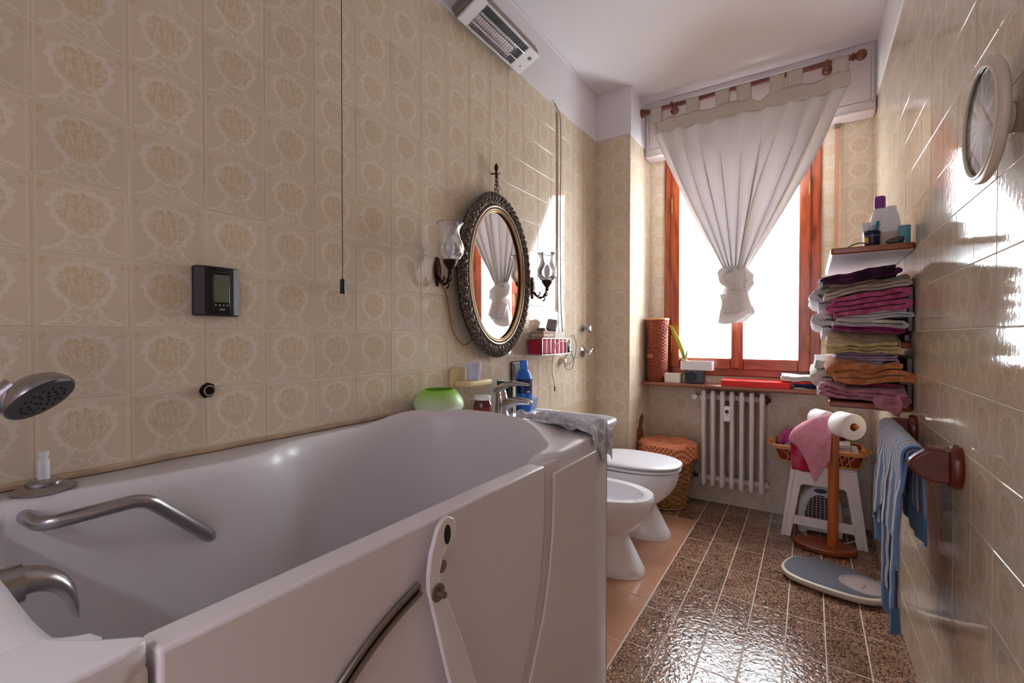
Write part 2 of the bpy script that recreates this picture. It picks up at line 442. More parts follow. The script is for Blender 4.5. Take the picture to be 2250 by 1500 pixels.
M['gilt'] = plain('worn_gilt', S(138, 118, 96), 0.3, metal=0.8, var=0.2, vscale=30)
M['mirror'] = plain('mirror_glass', S(236, 234, 232), 0.015, metal=1.0)
M['sheer'] = sheer('curtain_cotton', S(222, 217, 216), 0.19)
M['sheer2'] = sheer('curtain_header', S(208, 198, 188), 0.15)
M['pane'] = clear('frosted_pane', (0.97, 0.97, 0.97, 1), 0.05, 0.05, haze=0.25, hazecol=(0.95, 0.95, 0.97, 1))
M['glass'] = clear('clear_glass', (0.93, 0.92, 0.93, 1), 0.45, 0.03, haze=0.16, hazecol=(0.9, 0.88, 0.9, 1))
M['cplastic'] = clear('clear_plastic', (0.86, 0.90, 0.97, 1), 0.15, 0.1, haze=0.3, hazecol=(0.85, 0.9, 1, 1))
M['wicker'] = plain('red_wicker', S(150, 70, 44), 0.5, var=0.25, vscale=45)
M['wicker_t'] = plain('tan_wicker', S(166, 122, 80), 0.55, var=0.22, vscale=50)
M['cane'] = plain('pale_cane', S(206, 150, 98), 0.45, var=0.15, vscale=40)
M['radiator'] = plain('radiator_enamel', S(224, 214, 214), 0.3, var=0.04, vscale=10)
M['paper'] = plain('tissue_paper', S(238, 234, 236), 0.95, bump=0.4, bscale=300)
M['card'] = plain('white_card', S(228, 220, 210), 0.7)
M['redbox'] = plain('red_card', S(226, 32, 22), 0.35)
M['green_leaf'] = plain('green_leaf', S(170, 190, 40), 0.4, var=0.2, vscale=12)
M['dark'] = plain('dark_gap', S(30, 20, 18), 0.8)
# ------------------------------------------------------------------ the room
RX = 1.566; YE = 3.421; YB = -0.95; ZC = 2.825; XC = 0.249; YC = 2.978; ZT = 2.504
TW, TH, TZ0 = 0.150, 0.1477, 1.175
def struct(o): o['kind'] = 'structure'; return o

floor = struct(MB().box(-0.15, RX + 0.15, YB - 0.15, YE + 0.25, -0.12, -0.0012).build('floor', M['floor_grout'], smooth=0))
ceiling = struct(MB().box(-0.15, RX + 0.15, YB - 0.15, YE + 0.25, ZC, ZC + 0.12).build('ceiling', M['ceil'], smooth=0))
wall_left = struct(MB().box(-0.15, -0.0010, YB - 0.15, YE + 0.2, 0, ZC).build('wall_left', M['grout'], smooth=0))
wall_right = struct(MB().box(RX + 0.0010, RX + 0.15, YB - 0.15, YE + 0.25, 0, ZC).build('wall_right', M['grout'], smooth=0))
w = MB().box(-0.0022, 0.62, YB - 0.12, YB, 0, ZC); w.box(1.46, RX + 0.0022, YB - 0.12, YB, 0, ZC); w.box(0.62, 1.46, YB - 0.12, YB, 2.08, ZC)
wall_back = struct(w.build('wall_back', M['plaster'], smooth=0))
# added doorway and corridor behind the viewer, put in to carry fill light
HY0, HY1, HX0, HX1 = -2.35, YB - 0.12, -0.5, 2.4
w = MB().box(HX0 - .1, HX0, HY0, HY1, 0, ZC); w.box(HX1, HX1 + .1, HY0, HY1, 0, ZC); w.box(HX0 - .1, HX1 + .1, HY0 - .1, HY0, 0, ZC)
w.box(HX0 - .1, -0.15, HY1, HY1 + .12, 0, ZC); w.box(RX + .15, HX1 + .1, HY1, HY1 + .12, 0, ZC)
struct(w.build('wall_added_corridor', M['plaster'], smooth=0))
struct(MB().box(HX0 - .1, HX1 + .1, HY0 - .1, HY1 + .12, ZC, ZC + .1).build('ceiling_added_corridor', M['ceil'], smooth=0))
struct(MB().box(HX0 - .1, HX1 + .1, HY0 - .1, HY1 + .12, -.1, -0.001).build('floor_added_corridor', plain('added_corridor_floor', S(170, 165, 160), .4), smooth=0))
lamp = struct(thing('added_lamp', None, None, (1.04, -1.70, ZC - .05)))  # unseen lamp added to brighten the camera side of the room
MB().box(.54, 1.54, -1.95, -1.45, ZC - .035, ZC - .0005).build('fill_light_housing', plain('fill_housing_white', S(230, 228, 226), .5), lamp, bevel=.01)
LD = bpy.data.lights.new('fill_light', 'AREA'); LD.shape = 'RECTANGLE'; LD.size = .94; LD.size_y = .44; LD.energy = FILL_W; LD.color = FILL_C
LO = bpy.data.objects.new('fill_light', LD); LO.location = (1.04, -1.70, ZC - .04); C.objects.link(LO)
wall_column = struct(MB().box(-0.0022, XC - 0.0010, YC + 0.0010, YE + 0.2, 0, ZC).build('wall_column', M['grout'], smooth=0))
WX0, WX1, WZ0, WZ1 = 0.360, 1.312, 0.885, 2.46
w = MB()
w.box(XC - 0.002, WX0, YE + 0.0010, YE + 0.2, 0, ZC); w.box(WX1, RX + 0.002, YE + 0.0010, YE + 0.2, 0, ZC)
w.box(WX0, WX1, YE + 0.0010, YE + 0.2, 0, WZ0); w.box(WX0, WX1, YE + 0.0010, YE + 0.2, WZ1, ZC)
wall_end = struct(w.build('wall_end', M['grout'], smooth=0))
# plaster bands above the tiling
MB().box(-0.0022, 0.004, YB, YC, ZT, ZC).build('plaster_band', M['plaster'], wall_left, smooth=0)
MB().box(RX - 0.004, RX + 0.0022, YB, YE, ZT + 0.012, ZC).build('plaster_band', M['plaster'], wall_right, smooth=0)
q = MB().box(0.004, XC, YC - 0.004, YC + 0.0022, ZT, ZC); q.box(XC - 0.0022, XC + 0.004, YC, YE, ZT, ZC)
q.build('plaster_band', M['plaster'], wall_column, smooth=0)

_tm = {}
def tile_mesh(x0, x1, z0, z1, d=0.006, b=0.0010, j=0.0011, mat=None, key='t'):
    k = (key, round(x0, 4), round(x1, 4), round(z0, 4), round(z1, 4))
    if k in _tm: return _tm[k]
    x0 += j; x1 -= j; z0 += j; z1 -= j
    vs = [(x0 + b, 0, z0 + b), (x1 - b, 0, z0 + b), (x1 - b, 0, z1 - b), (x0 + b, 0, z1 - b),
          (x0, b * 0.8, z0), (x1, b * 0.8, z0), (x1, b * 0.8, z1), (x0, b * 0.8, z1),
          (x0, d, z0), (x1, d, z0), (x1, d, z1), (x0, d, z1)]
    fs = [(0, 1, 2, 3)]
    for a, c in ((0, 4), (4, 8)):
        for i in range(4):
            fs.append((a + i, c + i, c + (i + 1) % 4, a + (i + 1) % 4))
    me = bpy.data.meshes.new('wall_tile'); me.from_pydata(vs, [], fs); me.materials.append(mat or M['tile'])
    _tm[k] = me; return me
def lay_tiles(wall, rot, pos, h0, h1, hj, z0, z1, keep=None, stuff=None, holes=()):
    """pos(h) gives the world xy for a distance h along the wall; hj is one joint position"""
    st = MB()
    k0 = math.floor((h0 - hj) / TW) - 1; k1 = math.ceil((h1 - hj) / TW) + 1
    r0 = math.floor((z0 - TZ0) / TH) - 1; r1 = math.ceil((z1 - TZ0) / TH) + 1
    R = Matrix.Rotation(rot, 4, 'Z')
    for k in range(k0, k1):
        for r in range(r0, r1):
            a0, a1 = hj + k * TW, hj + (k + 1) * TW; b0, b1 = TZ0 + r * TH, TZ0 + (r + 1) * TH
            ca, cb = (a0 + a1) / 2, (b0 + b1) / 2
            a0, a1, b0, b1 = max(a0, h0), min(a1, h1), max(b0, z0), min(b1, z1)
            if a1 - a0 < 0.008 or b1 - b0 < 0.008: continue
            if any(hx0 < ca < hx1 and hz0 < cb < hz1 for hx0, hx1, hz0, hz1 in holes): continue
            s = -1 if rot < 0 else 1
            lx0, lx1 = sorted((s * (a0 - ca), s * (a1 - ca)))
            me = tile_mesh(lx0, lx1, b0 - cb, b1 - cb)
            x, y = pos(ca)
            jit = random.uniform(-0.0004, 0.0004); tl = random.uniform(-0.0022, 0.0022); tl2 = random.uniform(-0.0022, 0.0022)
            mw = Matrix.Translation((x, y, cb)) @ R @ Matrix.Translation((0, jit, 0)) @ Matrix.Rotation(tl, 4, 'Z') @ Matrix.Rotation(tl2, 4, 'X')
            if keep is None or keep(ca, cb):
                o = bpy.data.objects.new('wall_tile', me); C.objects.link(o); o.parent = wall
                o.matrix_parent_inverse = Matrix.Identity(4)
                o.matrix_local = Matrix.Translation(-ORG[wall.name]) @ mw
            else:
                st.add([mw @ vv.co for vv in me.vertices], [tuple(p.vertices) for p in me.polygons])
    if st.v:
        so = st.build('wall_tile_field', plain('plain_tile', S(205, 186, 160), 0.1), wall, smooth=0, fix=False); so['kind'] = 'stuff'
lay_tiles(wall_left, pi / 2, lambda h: (0.0, h), YB, YC, 0.229, 0.0, ZT, keep=lambda a, b: a > 0.02 and b > 0.66)
lay_tiles(wall_right, -pi / 2, lambda h: (RX, h), YB, YE, 2.034, 0.0, ZT + 0.012, keep=lambda a, b: a > 1.03)
lay_tiles(wall_column, 0, lambda h: (h, YC), 0.0, XC, 0.098, 0.0, ZT)
lay_tiles(wall_column, pi / 2, lambda h: (XC, h), YC, YE, YC, 0.0, ZT)
lay_tiles(wall_end, 0, lambda h: (h, YE), XC, WX0, XC, 0.0, 2.47)
lay_tiles(wall_end, 0, lambda h: (h, YE), WX1, RX, 1.424, 0.0, 2.47)
lay_tiles(wall_end, 0, lambda h: (h, YE), WX0, WX1, XC + 0.004, 0.0, WZ0)
# broken corner low on the column
p = [(3.13, .43), (3.27, .415), (3.275, .47), (3.245, .50), (3.28, .57), (3.25, .605), (3.19, .575), (3.17, .52), (3.135, .50)]
MB().prism([(a, b + .0) for a, b in p], XC + 0.0005, XC + 0.0025, 'X').build('chipped_patch', plain('bare_cement', S(120, 84, 48), 0.95, bump=1, bscale=120, var=0.3, vscale=30), wall_column, smooth=0)

# floor: brown crackle tiles and the smooth terracotta strip by the fixtures
def floor_tile(x0, x1, y0, y1, mat, z=0.0, d=0.008, key='f'):
    k = (key, round(x1 - x0, 4), round(y1 - y0, 4))
    if k not in _tm:
        a, c = (x1 - x0) / 2 - 0.0022, (y1 - y0) / 2 - 0.0020; b = 0.0012
        vs = [(-a + b, -c + b, 0), (a - b, -c + b, 0), (a - b, c - b, 0), (-a + b, c - b, 0), (-a, -c, -b), (a, -c, -b), (a, c, -b), (-a, c, -b), (-a, -c, -d), (a, -c, -d), (a, c, -d), (-a, c, -d)]
        fs = [(0, 1, 2, 3)] + [(u + i, w_ + i, w_ + (i + 1) % 4, u + (i + 1) % 4) for u, w_ in ((0, 4), (4, 8)) for i in range(4)]
        me = bpy.data.meshes.new('floor_tile'); me.from_pydata(vs, [], fs); me.materials.append(mat); _tm[k] = me
    o = bpy.data.objects.new('floor_tile', _tm[k]); C.objects.link(o); o.parent = floor
    o.location = Vector(((x0 + x1) / 2, (y0 + y1) / 2, z + random.uniform(-0.0004, 0.0003))) - ORG[floor.name]
    o.rotation_euler = (random.uniform(-0.002, 0.002), random.uniform(-0.002, 0.002), 0)
    return o
xs = [0.672 + 0.1285 * k for k in range(7)] + [RX + 0.004]
ys = [2.207 + 0.2655 * k for k in range(-11, 5)]
ys = [y for y in ys if y < YE - 0.03] + [YE + 0.004]
for i in range(7):
    for j in range(len(ys) - 1):
        floor_tile(xs[i], xs[i + 1], ys[j], ys[j + 1], M['crackle'])
for j in range(len(ys) - 1):                                        # the brown tiles run on behind the terracotta strip
    if ys[j] > 2.95:
        for i in range(5): floor_tile(0.672 - 0.1285 * (i + 1), 0.672 - 0.1285 * i, ys[j], ys[j + 1], M['crackle'])
yt = [1.662 + 0.3325 * k for k in range(-7, 5)]
yt = [y for y in yt if y < 2.98] + [3.0]
for j in range(len(yt) - 1):
    for x0, x1 in ((0.339, 0.670), (0.006, 0.339)):
        floor_tile(x0, x1, yt[j], yt[j + 1], M['terra'], 0.0005, key='g')

# ceiling edge bead
bd = MB().box(0.004, 0.016, YB, YC, ZC - 0.012, ZC); bd.build('ceiling_bead', M['plaster'], wall_left, smooth=0)

# roller shutter box over the window
BY = 3.29
trim_1 = struct(MB().box(XC + 0.004, RX - 0.004, BY, YE, 2.45, ZC).build('trim_1', M['boxpaint'], smooth=0, bevel=0.004))
t = MB(); 
for x0, x1, z0, z1 in ((0.268, 1.552, 2.785, 2.797), (0.268, 1.552, 2.482, 2.492), (0.268, 0.279, 2.482, 2.797), (1.541, 1.552, 2.482, 2.797)):
    t = MB().box(x0, x1, BY - 0.009, BY + 0.001, z0, z1); t.build('panel_moulding', M['boxpaint'], trim_1, bevel=0.003)
MB().box(0.284, 1.536, BY - 0.006, BY + 0.001, 2.496, 2.781).build('inspection_panel', plain('panel_paint', S(228, 216, 214), 0.4, var=0.04, vscale=4), trim_1, bevel=0.002)
MB().box(XC + 0.004, RX - 0.004, BY - 0.004, YE - 0.01, 2.440, 2.452).build('underside_board', M['boxpaint'], trim_1, bevel=0.003)
# shutter strap with its guide
st = thing('shutter_strap', 'narrow pinkish brown shutter strap running down the tiles beside the window', 'strap', (1.388, YE - 0.02, 0.92))
MB().box(1.377, 1.399, YE - 0.022, YE - 0.0195, 0.93, 2.43).build('webbing', plain('strap_webbing', S(196, 150, 120), 0.8, bump=0.5, bscale=400), st, smooth=0)
MB().box(1.372, 1.404, YE - 0.032, YE - 0.008, 2.415, 2.44).build('strap_guide', M['dullsteel'], st, bevel=0.003)
MB().box(1.370, 1.406, YE - 0.03, YE, 0.90, 1.06).build('strap_case', M['cream_p'], st, bevel=0.006)

# window
window_1 = struct(thing('window_1', None, None, (0.836, YE, WZ0)))
FY = YE + 0.01
def winbar(name, x0, x1, z0, z1, y0, y1, mat, parent=window_1, bev=0.006):
    return MB().box(x0, x1, y0, y1, z0, z1).build(name, mat, parent, bevel=bev)
winbar('frame_jamb', WX0, WX0 + 0.055, WZ0, WZ1, YE - 0.012, YE + 0.11, M['winwood'])
winbar('frame_jamb', WX1 - 0.058, WX1, WZ0, WZ1, YE - 0.012, YE + 0.10, M['winwood'])
winbar('frame_head', WX0 + 0.055, WX1 - 0.058, WZ1 - 0.06, WZ1, YE - 0.012, YE + 0.10, M['winwood_x'])
winbar('frame_sill', WX0 + 0.055, WX1 - 0.058, WZ0, WZ0 + 0.055, YE - 0.012, YE + 0.10, M['winwood_x'])
def sash(x0, x1, l0, l1, name):
    e = thing(name, None, None, ((x0 + x1) / 2, YE, WZ0 + 0.055)); e.parent = window_1; e.location = e.location - window_1.location
    z0, z1 = WZ0 + 0.045, WZ1 - 0.055
    winbar('sash_stile', x0, x0 + l0, z0, z1, YE - 0.022, YE + 0.05, M['winwood'], e)
    winbar('sash_stile', x1 - l1, x1, z0, z1, YE - 0.022, YE + 0.05, M['winwood'], e)
    winbar('sash_rail', x0 + l0, x1 - l1, z0, z0 + 0.075, YE - 0.020, YE + 0.05, M['winwood_x'], e)
    winbar('sash_rail', x0 + l0, x1 - l1, z1 - 0.07, z1, YE - 0.020, YE + 0.05, M['winwood_x'], e)
    MB().box(x0 + l0 - 0.004, x1 - l1 + 0.004, YE + 0.012, YE + 0.016, z0 + 0.07, z1 - 0.066).build('pane', M['pane'], e, smooth=0)
    return e
sash(WX0 + 0.049, 0.8435, 0.061, 0.038, 'sash')
sash(0.8435, WX1 - 0.052, 0.0395, 0.065, 'sash')
winbar('meeting_strip', 0.812, 0.862, WZ0 + 0.055, WZ1 - 0.07, YE - 0.034, YE - 0.018, M['winwood'], bev=0.005)
for hx in (WX0 + 0.056, WX1 - 0.060):
    for hz in (1.10, 2.10):
        MB().lathe([(0.001, -0.062), (0.006, -0.055), (0.006, 0.055), (0.001, 0.062)], (hx, YE - 0.026, hz), 12).build('hinge', M['brass'], window_1)
MB().tube([(0.837, YE - 0.034, 1.52), (0.837, YE - 0.06, 1.52), (0.837, YE - 0.06, 1.42)], 0.008, 10).build('handle', M['brass'], window_1)

# sill shelf
trim_2 = struct(MB().box(XC + 0.002, 1.40, 3.22, YE - 0.001, 0.808, 0.834).build('trim_2', M['sillwood'], bevel=0.010, seg=3))
# ------------------------------------------------------------------ bathtub with a side door
tub = thing('bathtub', 'white walk-in bathtub with side door, chrome grab bar and curved rim', 'bathtub', (0.37, 0.62, 0.0))
TX1, TY0, TY1, ZR = 0.733, -0.10, 1.340, 0.868
I = [(.085, .165), (.12, .128), (.25, .118), (.45, .118), (.60, .12), (.652, .135), (.672, .20), (.678, .4), (.678, .6), (.678, .8), (.684, .93), (.672, 1.05), (.61, 1.125),
     (.51, 1.19), (.40, 1.235), (.316, 1.25), (.219, 1.235), (.13, 1.18), (.078, 1.08), (.062, .95), (.062, .82), (.078, .71), (.122, .625), (.138, .54), (.13, .40), (.11, .27), (.09, .20)]
NT = 168
inn = spline([(a, b, 0) for a, b in I], NT, True)
cx, cy = 0.37, 0.62
def nrm(i):
    d = inn[(i + 1) % NT] - inn[i - 1]; d.normalize(); return Vector((d.y, -d.x, 0))
sgn = 1 if (inn[0] + nrm(0) * 0.01 - Vector((cx, cy, 0))).length > (inn[0] - Vector((cx, cy, 0))).length else -1
nn = [nrm(i) * sgn for i in range(NT)]
def aisle(p): return sstep(0.655, 0.668, p.x) * sstep(0.150, 0.172, p.y) * (1 - sstep(0.93, 0.95, p.y))
def zin(p): return ZR + 0.030 * sstep(0.95, 1.16, p.y) * (1 - sstep(0.50, 0.66, p.x)) - 0.10 * aisle(p)
outp = []
for i, p in enumerate(inn):
    d = Vector((p.x - cx, p.y - cy, 0)); s = 1e9
    if d.x > 1e-6: s = min(s, (TX1 - cx) / d.x)
    if d.x < -1e-6: s = min(s, (0.003 - cx) / d.x)
    if d.y > 1e-6: s = min(s, (TY1 - cy) / d.y)
    if d.y < -1e-6: s = min(s, (TY0 - cy) / d.y)
    o = Vector((cx + d.x * s, cy + d.y * s, 0))
    a = aisle(p)
    if a > 0 and o.x > 0.70: o.x = lerp(o.x, 0.690, a)
    outp.append((o, ZR - 0.10 * a))
def ring_o(inset, dz):
    r = []
    for i in range(NT):
        o, z = outp[i]; d = (inn[i] - o); L = d.length
        q = o + d * (inset / max(L, 1e-4)) if L > inset else inn[i].copy()
        r.append((q.x, q.y, z + dz if dz > -0.4 else 0.03))
    return r
def ring_i(off, z=None, dz=0.0):
    r = []
    for i in range(NT):
        g = off
        if off > 0: g = min(off, (outp[i][0] - inn[i]).length * 0.6)
        q = inn[i] + nn[i] * g; r.append((q.x, q.y, zin(inn[i]) + dz if z is None else z))
    return r
sh = MB().loft([ring_o(0, -1), ring_o(0, -0.035), ring_o(0.001, -0.016), ring_o(0.004, -0.006), ring_o(0.012, 0.0), ring_i(0.022, None, -0.002), ring_i(0.012, None, 0.0), ring_i(0.004, None, -0.003),
                ring_i(-0.004, None, -0.012), ring_i(-0.012, None, -0.035), ring_i(-0.020, None, -0.10), ring_i(-0.032, 0.55), ring_i(-0.05, 0.35), ring_i(-0.075, 0.2), ring_i(-0.12, 0.16)], True, False, True)
sh.build('shell', M['acryl'], tub, smooth=60)
door = [(.176, .857), (.40, .856), (.70, .855), (.934, .853), (.936, .80), (.932, .70), (.916, .60), (.885, .50), (.83, .40), (.76, .30), (.69, .20), (.62, .12), (.34, .12), (.20, .24), (.178, .40)]
dr = MB().prism(door, 0.694, 0.738, 'X').build('door', M['door_w'], tub, bevel=0.005, seg=3)
seam = [(.945, .853), (.947, .80), (.943, .70), (.927, .60), (.897, .50), (.842, .40), (.772, .30), (.702, .20), (.632, .12), (.60, .03)]
fr = seam + [(1.246, .03), (1.246, .853)]
MB().prism(fr, 0.700, 0.7325, 'X').build('door_frame', M['acryl2'], tub, bevel=0.006)
pan = [(a + 0.032, min(b, .822)) for a, b in seam] + [(1.240, .03), (1.240, .826)]
pan[0] = (.978, .824)
MB().prism(pan, 0.7325, 0.7405, 'X').build('front_panel', M['acryl2'], tub, bevel=0.003)
MB().loft([[(0.655, -.09, z), (0.655, .160, z), (0.690, .171, z), (0.7335, .1715, z), (0.7335, -.09, z)] for z in (.03, .845)], True, True, True).build('near_post', M['acryl2'], tub, bevel=0.008, seg=3)
MB().prism([(.645, -.09), (.640, .1175), (.660, .1265), (.690, .146), (.711, .164), (.722, .173), (.731, .166), (.7365, .148), (.7375, .125), (.7375, -.09)], .838, .8695, 'Z').build('corner_flange', M['acryl'], tub, bevel=.006, seg=3)
MB().box(0.02, 0.729, 1.249, 1.352, 0.02, 0.838).build('end_panel', M['beige'], tub, bevel=0.002)
# closing lever on the door
lever = MB()
lo = [(.537, .852), (.548, .862), (.562, .864), (.576, .856), (.582, .842), (.577, .826), (.560, .815), (.548, .800), (.541, .780), (.542, .760), (.553, .745), (.605, .625), (.645, .520), (.660, .45),
      (.598, .45), (.586, .52), (.556, .62), (.522, .742), (.516, .760), (.516, .785), (.521, .815)]
LX = 0.762
lv = lever.prism([(b, c) for b, c in lo], LX - 0.004, LX + 0.004, 'X').build('lever', M['acryl'], tub, bevel=0.002)
sl = MB().prism([(.558 + .010 * math.cos(a) * 0.75, .836 + .016 * math.sin(a)) for a in [2 * pi * k / 16 for k in range(16)]], LX + 0.0035, LX + 0.0052, 'X')
sl.build('slot', M['rubber'], lv, smooth=0)
MB().lathe([(0.014, 0), (0.014, 0.003), (0.007, 0.003), (0.007, 0.010), (0.005, 0.011), (0.005, 0.016)], (LX + 0.004, .535, .752), 16, 'X').build('bolt', M['dullsteel'], lv)
MB().lathe([(0.016, 0), (0.016, 0.004), (0.010, 0.006), (0.010, 0.020)], (0.738, .556, .782), 16, 'X').build('pivot', M['dullsteel'], tub)
rail = spline([(0, .520, .752), (0, .46, .733), (0, .40, .702), (0, .34, .655), (0, .29, .59), (0, .26, .50)], 24)
for dn, wd in ((0.0, 0.0045), (0.015, 0.0045)):
    pth = []
    for i, p in enumerate(rail):
        d = rail[min(i + 1, 24)] - rail[max(i - 1, 0)]; d.normalize(); n_ = Vector((0, -d.z, d.y))
        pth.append((0.744, p.y - n_.y * dn * 1.0, p.z - n_.z * dn * 1.0 + 0))
    MB().tube(pth, wd, 8).build('door_rail', M['dullsteel'], tub)
pth = []
for i, p in enumerate(rail):
    d = rail[min(i + 1, 24)] - rail[max(i - 1, 0)]; d.normalize(); n_ = Vector((0, -d.z, d.y)); pth.append((0.7395, p.y - n_.y * .008, p.z - n_.z * .008))
MB().tube(pth, 0.005, 8).build('rail_gasket', M['rubber'], tub)
# grab bar
def fillet(P, r, n=6):
    P = [Vector(p) for p in P]; out = [P[0]]
    for i in range(1, len(P) - 1):
        a, b = (P[i - 1] - P[i]), (P[i + 1] - P[i]); d = min(r, a.length * .49, b.length * .49); p0, p1 = P[i] + a.normalized() * d, P[i] + b.normalized() * d
        out += [p0 * (1 - t) ** 2 + P[i] * 2 * t * (1 - t) + p1 * t * t for t in [k / n for k in range(n + 1)]]
    return out + [P[-1]]
gp = fillet([(0.095, .200, .838), (0.172, .205, .838), (0.207, .337, .851), (0.152, .476, .712), (0.115, .480, .705)], .026)
MB().tube(gp, 0.0125, 16).build('grab_bar', M['satin'], tub)
# filling spout at the near end
sp = MB(); rings = []
pathS = spline([(0.36, .118, .822), (0.36, .150, .822), (0.36, .171, .814), (0.36, .187, .796), (0.36, .194, .772), (0.36, .196, .750)], 14)
for i, p in enumerate(pathS):
    t = i / 14; d = pathS[min(i + 1, 14)] - pathS[max(i - 1, 0)]; d.normalize(); u = Vector((0, -d.z, d.y))
    a = lerp(0.024, 0.015, t); b = lerp(0.024, 0.0025, t)
    rings.append([p + Vector((1, 0, 0)) * math.cos(k * pi / 10) * a + u * math.sin(k * pi / 10) * b + u * (0.024 - b) * 0.35 for k in range(20)])
sp.loft(rings, True, True, True).build('spout', M['satin'], tub, smooth=50)
MB().lathe([(0.0255, 0.095), (0.0255, 0.150)], (0.36, 0, .822), 24, 'Y').build('spout_collar', M['satin'], tub)
# valve rosette left on the rim
rs = MB().lathe([(0.044, 0.0), (0.046, 0.003), (0.036, 0.009), (0.026, 0.012), (0.026, 0.017), (0.022, 0.020), (0.0, 0.021)], (0.052, .232, ZR + 0.0005), 36)
rs.build('valve_rosette', M['satin'], tub, smooth=35)
MB().lathe([(0.0085, 0), (0.0085, 0.036), (0.006, 0.037), (0.006, 0.042), (0.0075, 0.044), (0.0075, 0.052), (0.0, 0.053)], (0.050, .232, ZR + 0.020), 16).build('valve_spindle', M['white_p'], tub)
# silicone line with mould
MB().tube([(0.004, y, ZR + 0.006 + 0.001 * math.sin(y * 31)) for y in [YB * 0.1 + k * 0.03 for k in range(49)]], 0.006, 6).build('silicone_joint', plain('silicone', S(176, 150, 124), 0.5, var=0.5, vscale=25), tub)

# hand shower on its wall holder
hs = thing('hand_shower', 'chrome hand shower with dark spray face above the bathtub rim', 'shower head', (0.01, 0.06, 0.90))
ax = Vector((0.55, 0.42, -0.72)).normalized(); cen = Vector((0.155, 0.208, 1.054))
q = ax.to_track_quat('Z', 'Y').to_matrix().to_4x4(); Mx = Matrix.Translation(cen) @ q
MB().lathe([(0.010, -0.034), (0.026, -0.031), (0.041, -0.020), (0.050, -0.004), (0.050, 0.004)], (0, 0, 0), 36, 'Z', Mx).build('head_shell', M['satin'], hs)
fc = MB().lathe([(0.050, 0.003), (0.047, 0.008), (0.036, 0.0085), (0.0, 0.0085)], (0, 0, 0), 36, 'Z', Mx).build('spray_face', M['dgrey'], hs)
nzl = MB()
for rr, kn in ((0.010, 5), (0.021, 10), (0.031, 14)):
    for k in range(kn):
        a = 2 * pi * k / kn; nzl.lathe([(0.0019, 0.008), (0.0016, 0.0105), (0.0, 0.0106)], (0, 0, 0), 6, 'Z', Mx @ Matrix.Translation((rr * math.cos(a), rr * math.sin(a), 0)))
no_ = nzl.build('spray_nozzles', M['rubber'], fc); no_['kind'] = 'stuff'
MB().tube(spline([cen + Vector((-.004, -.025, .018)), (0.145, .15, 1.045), (0.125, .10, 1.018), (0.10, .065, 0.985), (0.075, .045, 0.94)], 16), [lerp(0.021, 0.012, k / 16) for k in range(17)], 14).build('handle', M['satin'], hs)
MB().box(-0.001, 0.078, 0.03, 0.064, 0.945, 0.985).build('wall_holder', M['chrome'], hs, bevel=0.01, seg=3)

# ------------------------------------------------------------------ basin
bas = thing('washbasin', 'white ceramic washbasin between the bathtub end and the bidet', 'washbasin', (0.27, 1.68, 0.0))
BZ = 0.80
def bring(x0, x1, y0, y1, r, z, bow=0.0):
    pts = rrect(x0, x1, y0, y1, r, 8); return [(x + bow * (1 - ((y - (y0 + y1) / 2) / ((y1 - y0) / 2)) ** 2) * sstep(x0, x1, x), y, z) for x, y in pts]
MB().loft([bring(.003, .33, 1.50, 1.84, .05, .60), bring(.003, .44, 1.44, 1.90, .07, .67), bring(.003, .515, 1.405, 1.935, .08, .735), bring(.003, .545, 1.388, 1.957, .075, .765, .02), bring(.003, .550, 1.385, 1.962, .07, .788, .025),
           bring(.006, .545, 1.390, 1.957, .068, .799, .025), bring(.012, .535, 1.40, 1.947, .06, .8015, .025), bring(.165, .510, 1.425, 1.915, .05, .800, .02), bring(.172, .502, 1.433, 1.907, .05, .790, .02),
           bring(.185, .485, 1.45, 1.89, .06, .72, .015), bring(.22, .44, 1.50, 1.83, .08, .66), bring(.30, .36, 1.62, 1.72, .025, .645)], True, True, True).build('bowl', M['ceramic'], bas, smooth=50)
MB().loft([sell(.17, 1.68, .10, .11, 0, 32, 2.4), sell(.17, 1.68, .085, .09, .08, 32, 2.2), sell(.17, 1.68, .075, .08, .35, 32), sell(.18, 1.68, .10, .11, .62, 32)], True, True, True).build('pedestal', M['ceramic'], bas)
MB().lathe([(0.022, 0), (0.022, 0.003), (0.016, 0.004), (0, 0.002)], (.33, 1.67, .646), 20).build('drain', M['chrome'], bas)
# mixer tap
tap = thing('mixer_tap', 'chrome single-lever mixer tap on the washbasin', 'tap', (0.095, 1.69, BZ))
MB().lathe([(0.036, 0), (0.035, 0.005), (0.031, 0.012), (0.027, 0.05), (0.028, 0.085), (0.023, 0.098), (0, 0.10)], (.095, 1.69, BZ), 28).build('body', M['chrome'], tap)
def beam(path, wr, hr, n=14):
    rings = []
    for i, p in enumerate(path):
        d = path[min(i + 1, len(path) - 1)] - path[max(i - 1, 0)]; d.normalize(); sd = Vector((-d.y, d.x, 0)); 
        if sd.length < 1e-5: sd = Vector((0, 1, 0))
        sd.normalize(); u = d.cross(sd)
        rings.append([p + sd * math.cos(2 * pi * k / n) * wr[i] + u * math.sin(2 * pi * k / n) * hr[i] for k in range(n)])
    return MB().loft(rings, True, True, True)
pt = spline([(.085, 1.69, .838), (.13, 1.69, .858), (.18, 1.69, .872), (.235, 1.69, .872), (.25, 1.69, .866)], 12)
beam(pt, [lerp(.026, .015, k / 12) for k in range(13)], [lerp(.030, .008, k / 12) for k in range(13)]).build('spout', M['chrome'], tap)
pt = spline([(.07, 1.69, .905), (.10, 1.69, .928), (.15, 1.69, .945), (.20, 1.69, .948), (.245, 1.69, .945)], 12)
beam(pt, [lerp(.027, .013, k / 12) for k in range(13)], [lerp(.022, .0045, k / 12) for k in range(13)]).build('lever', M['chrome'], tap)
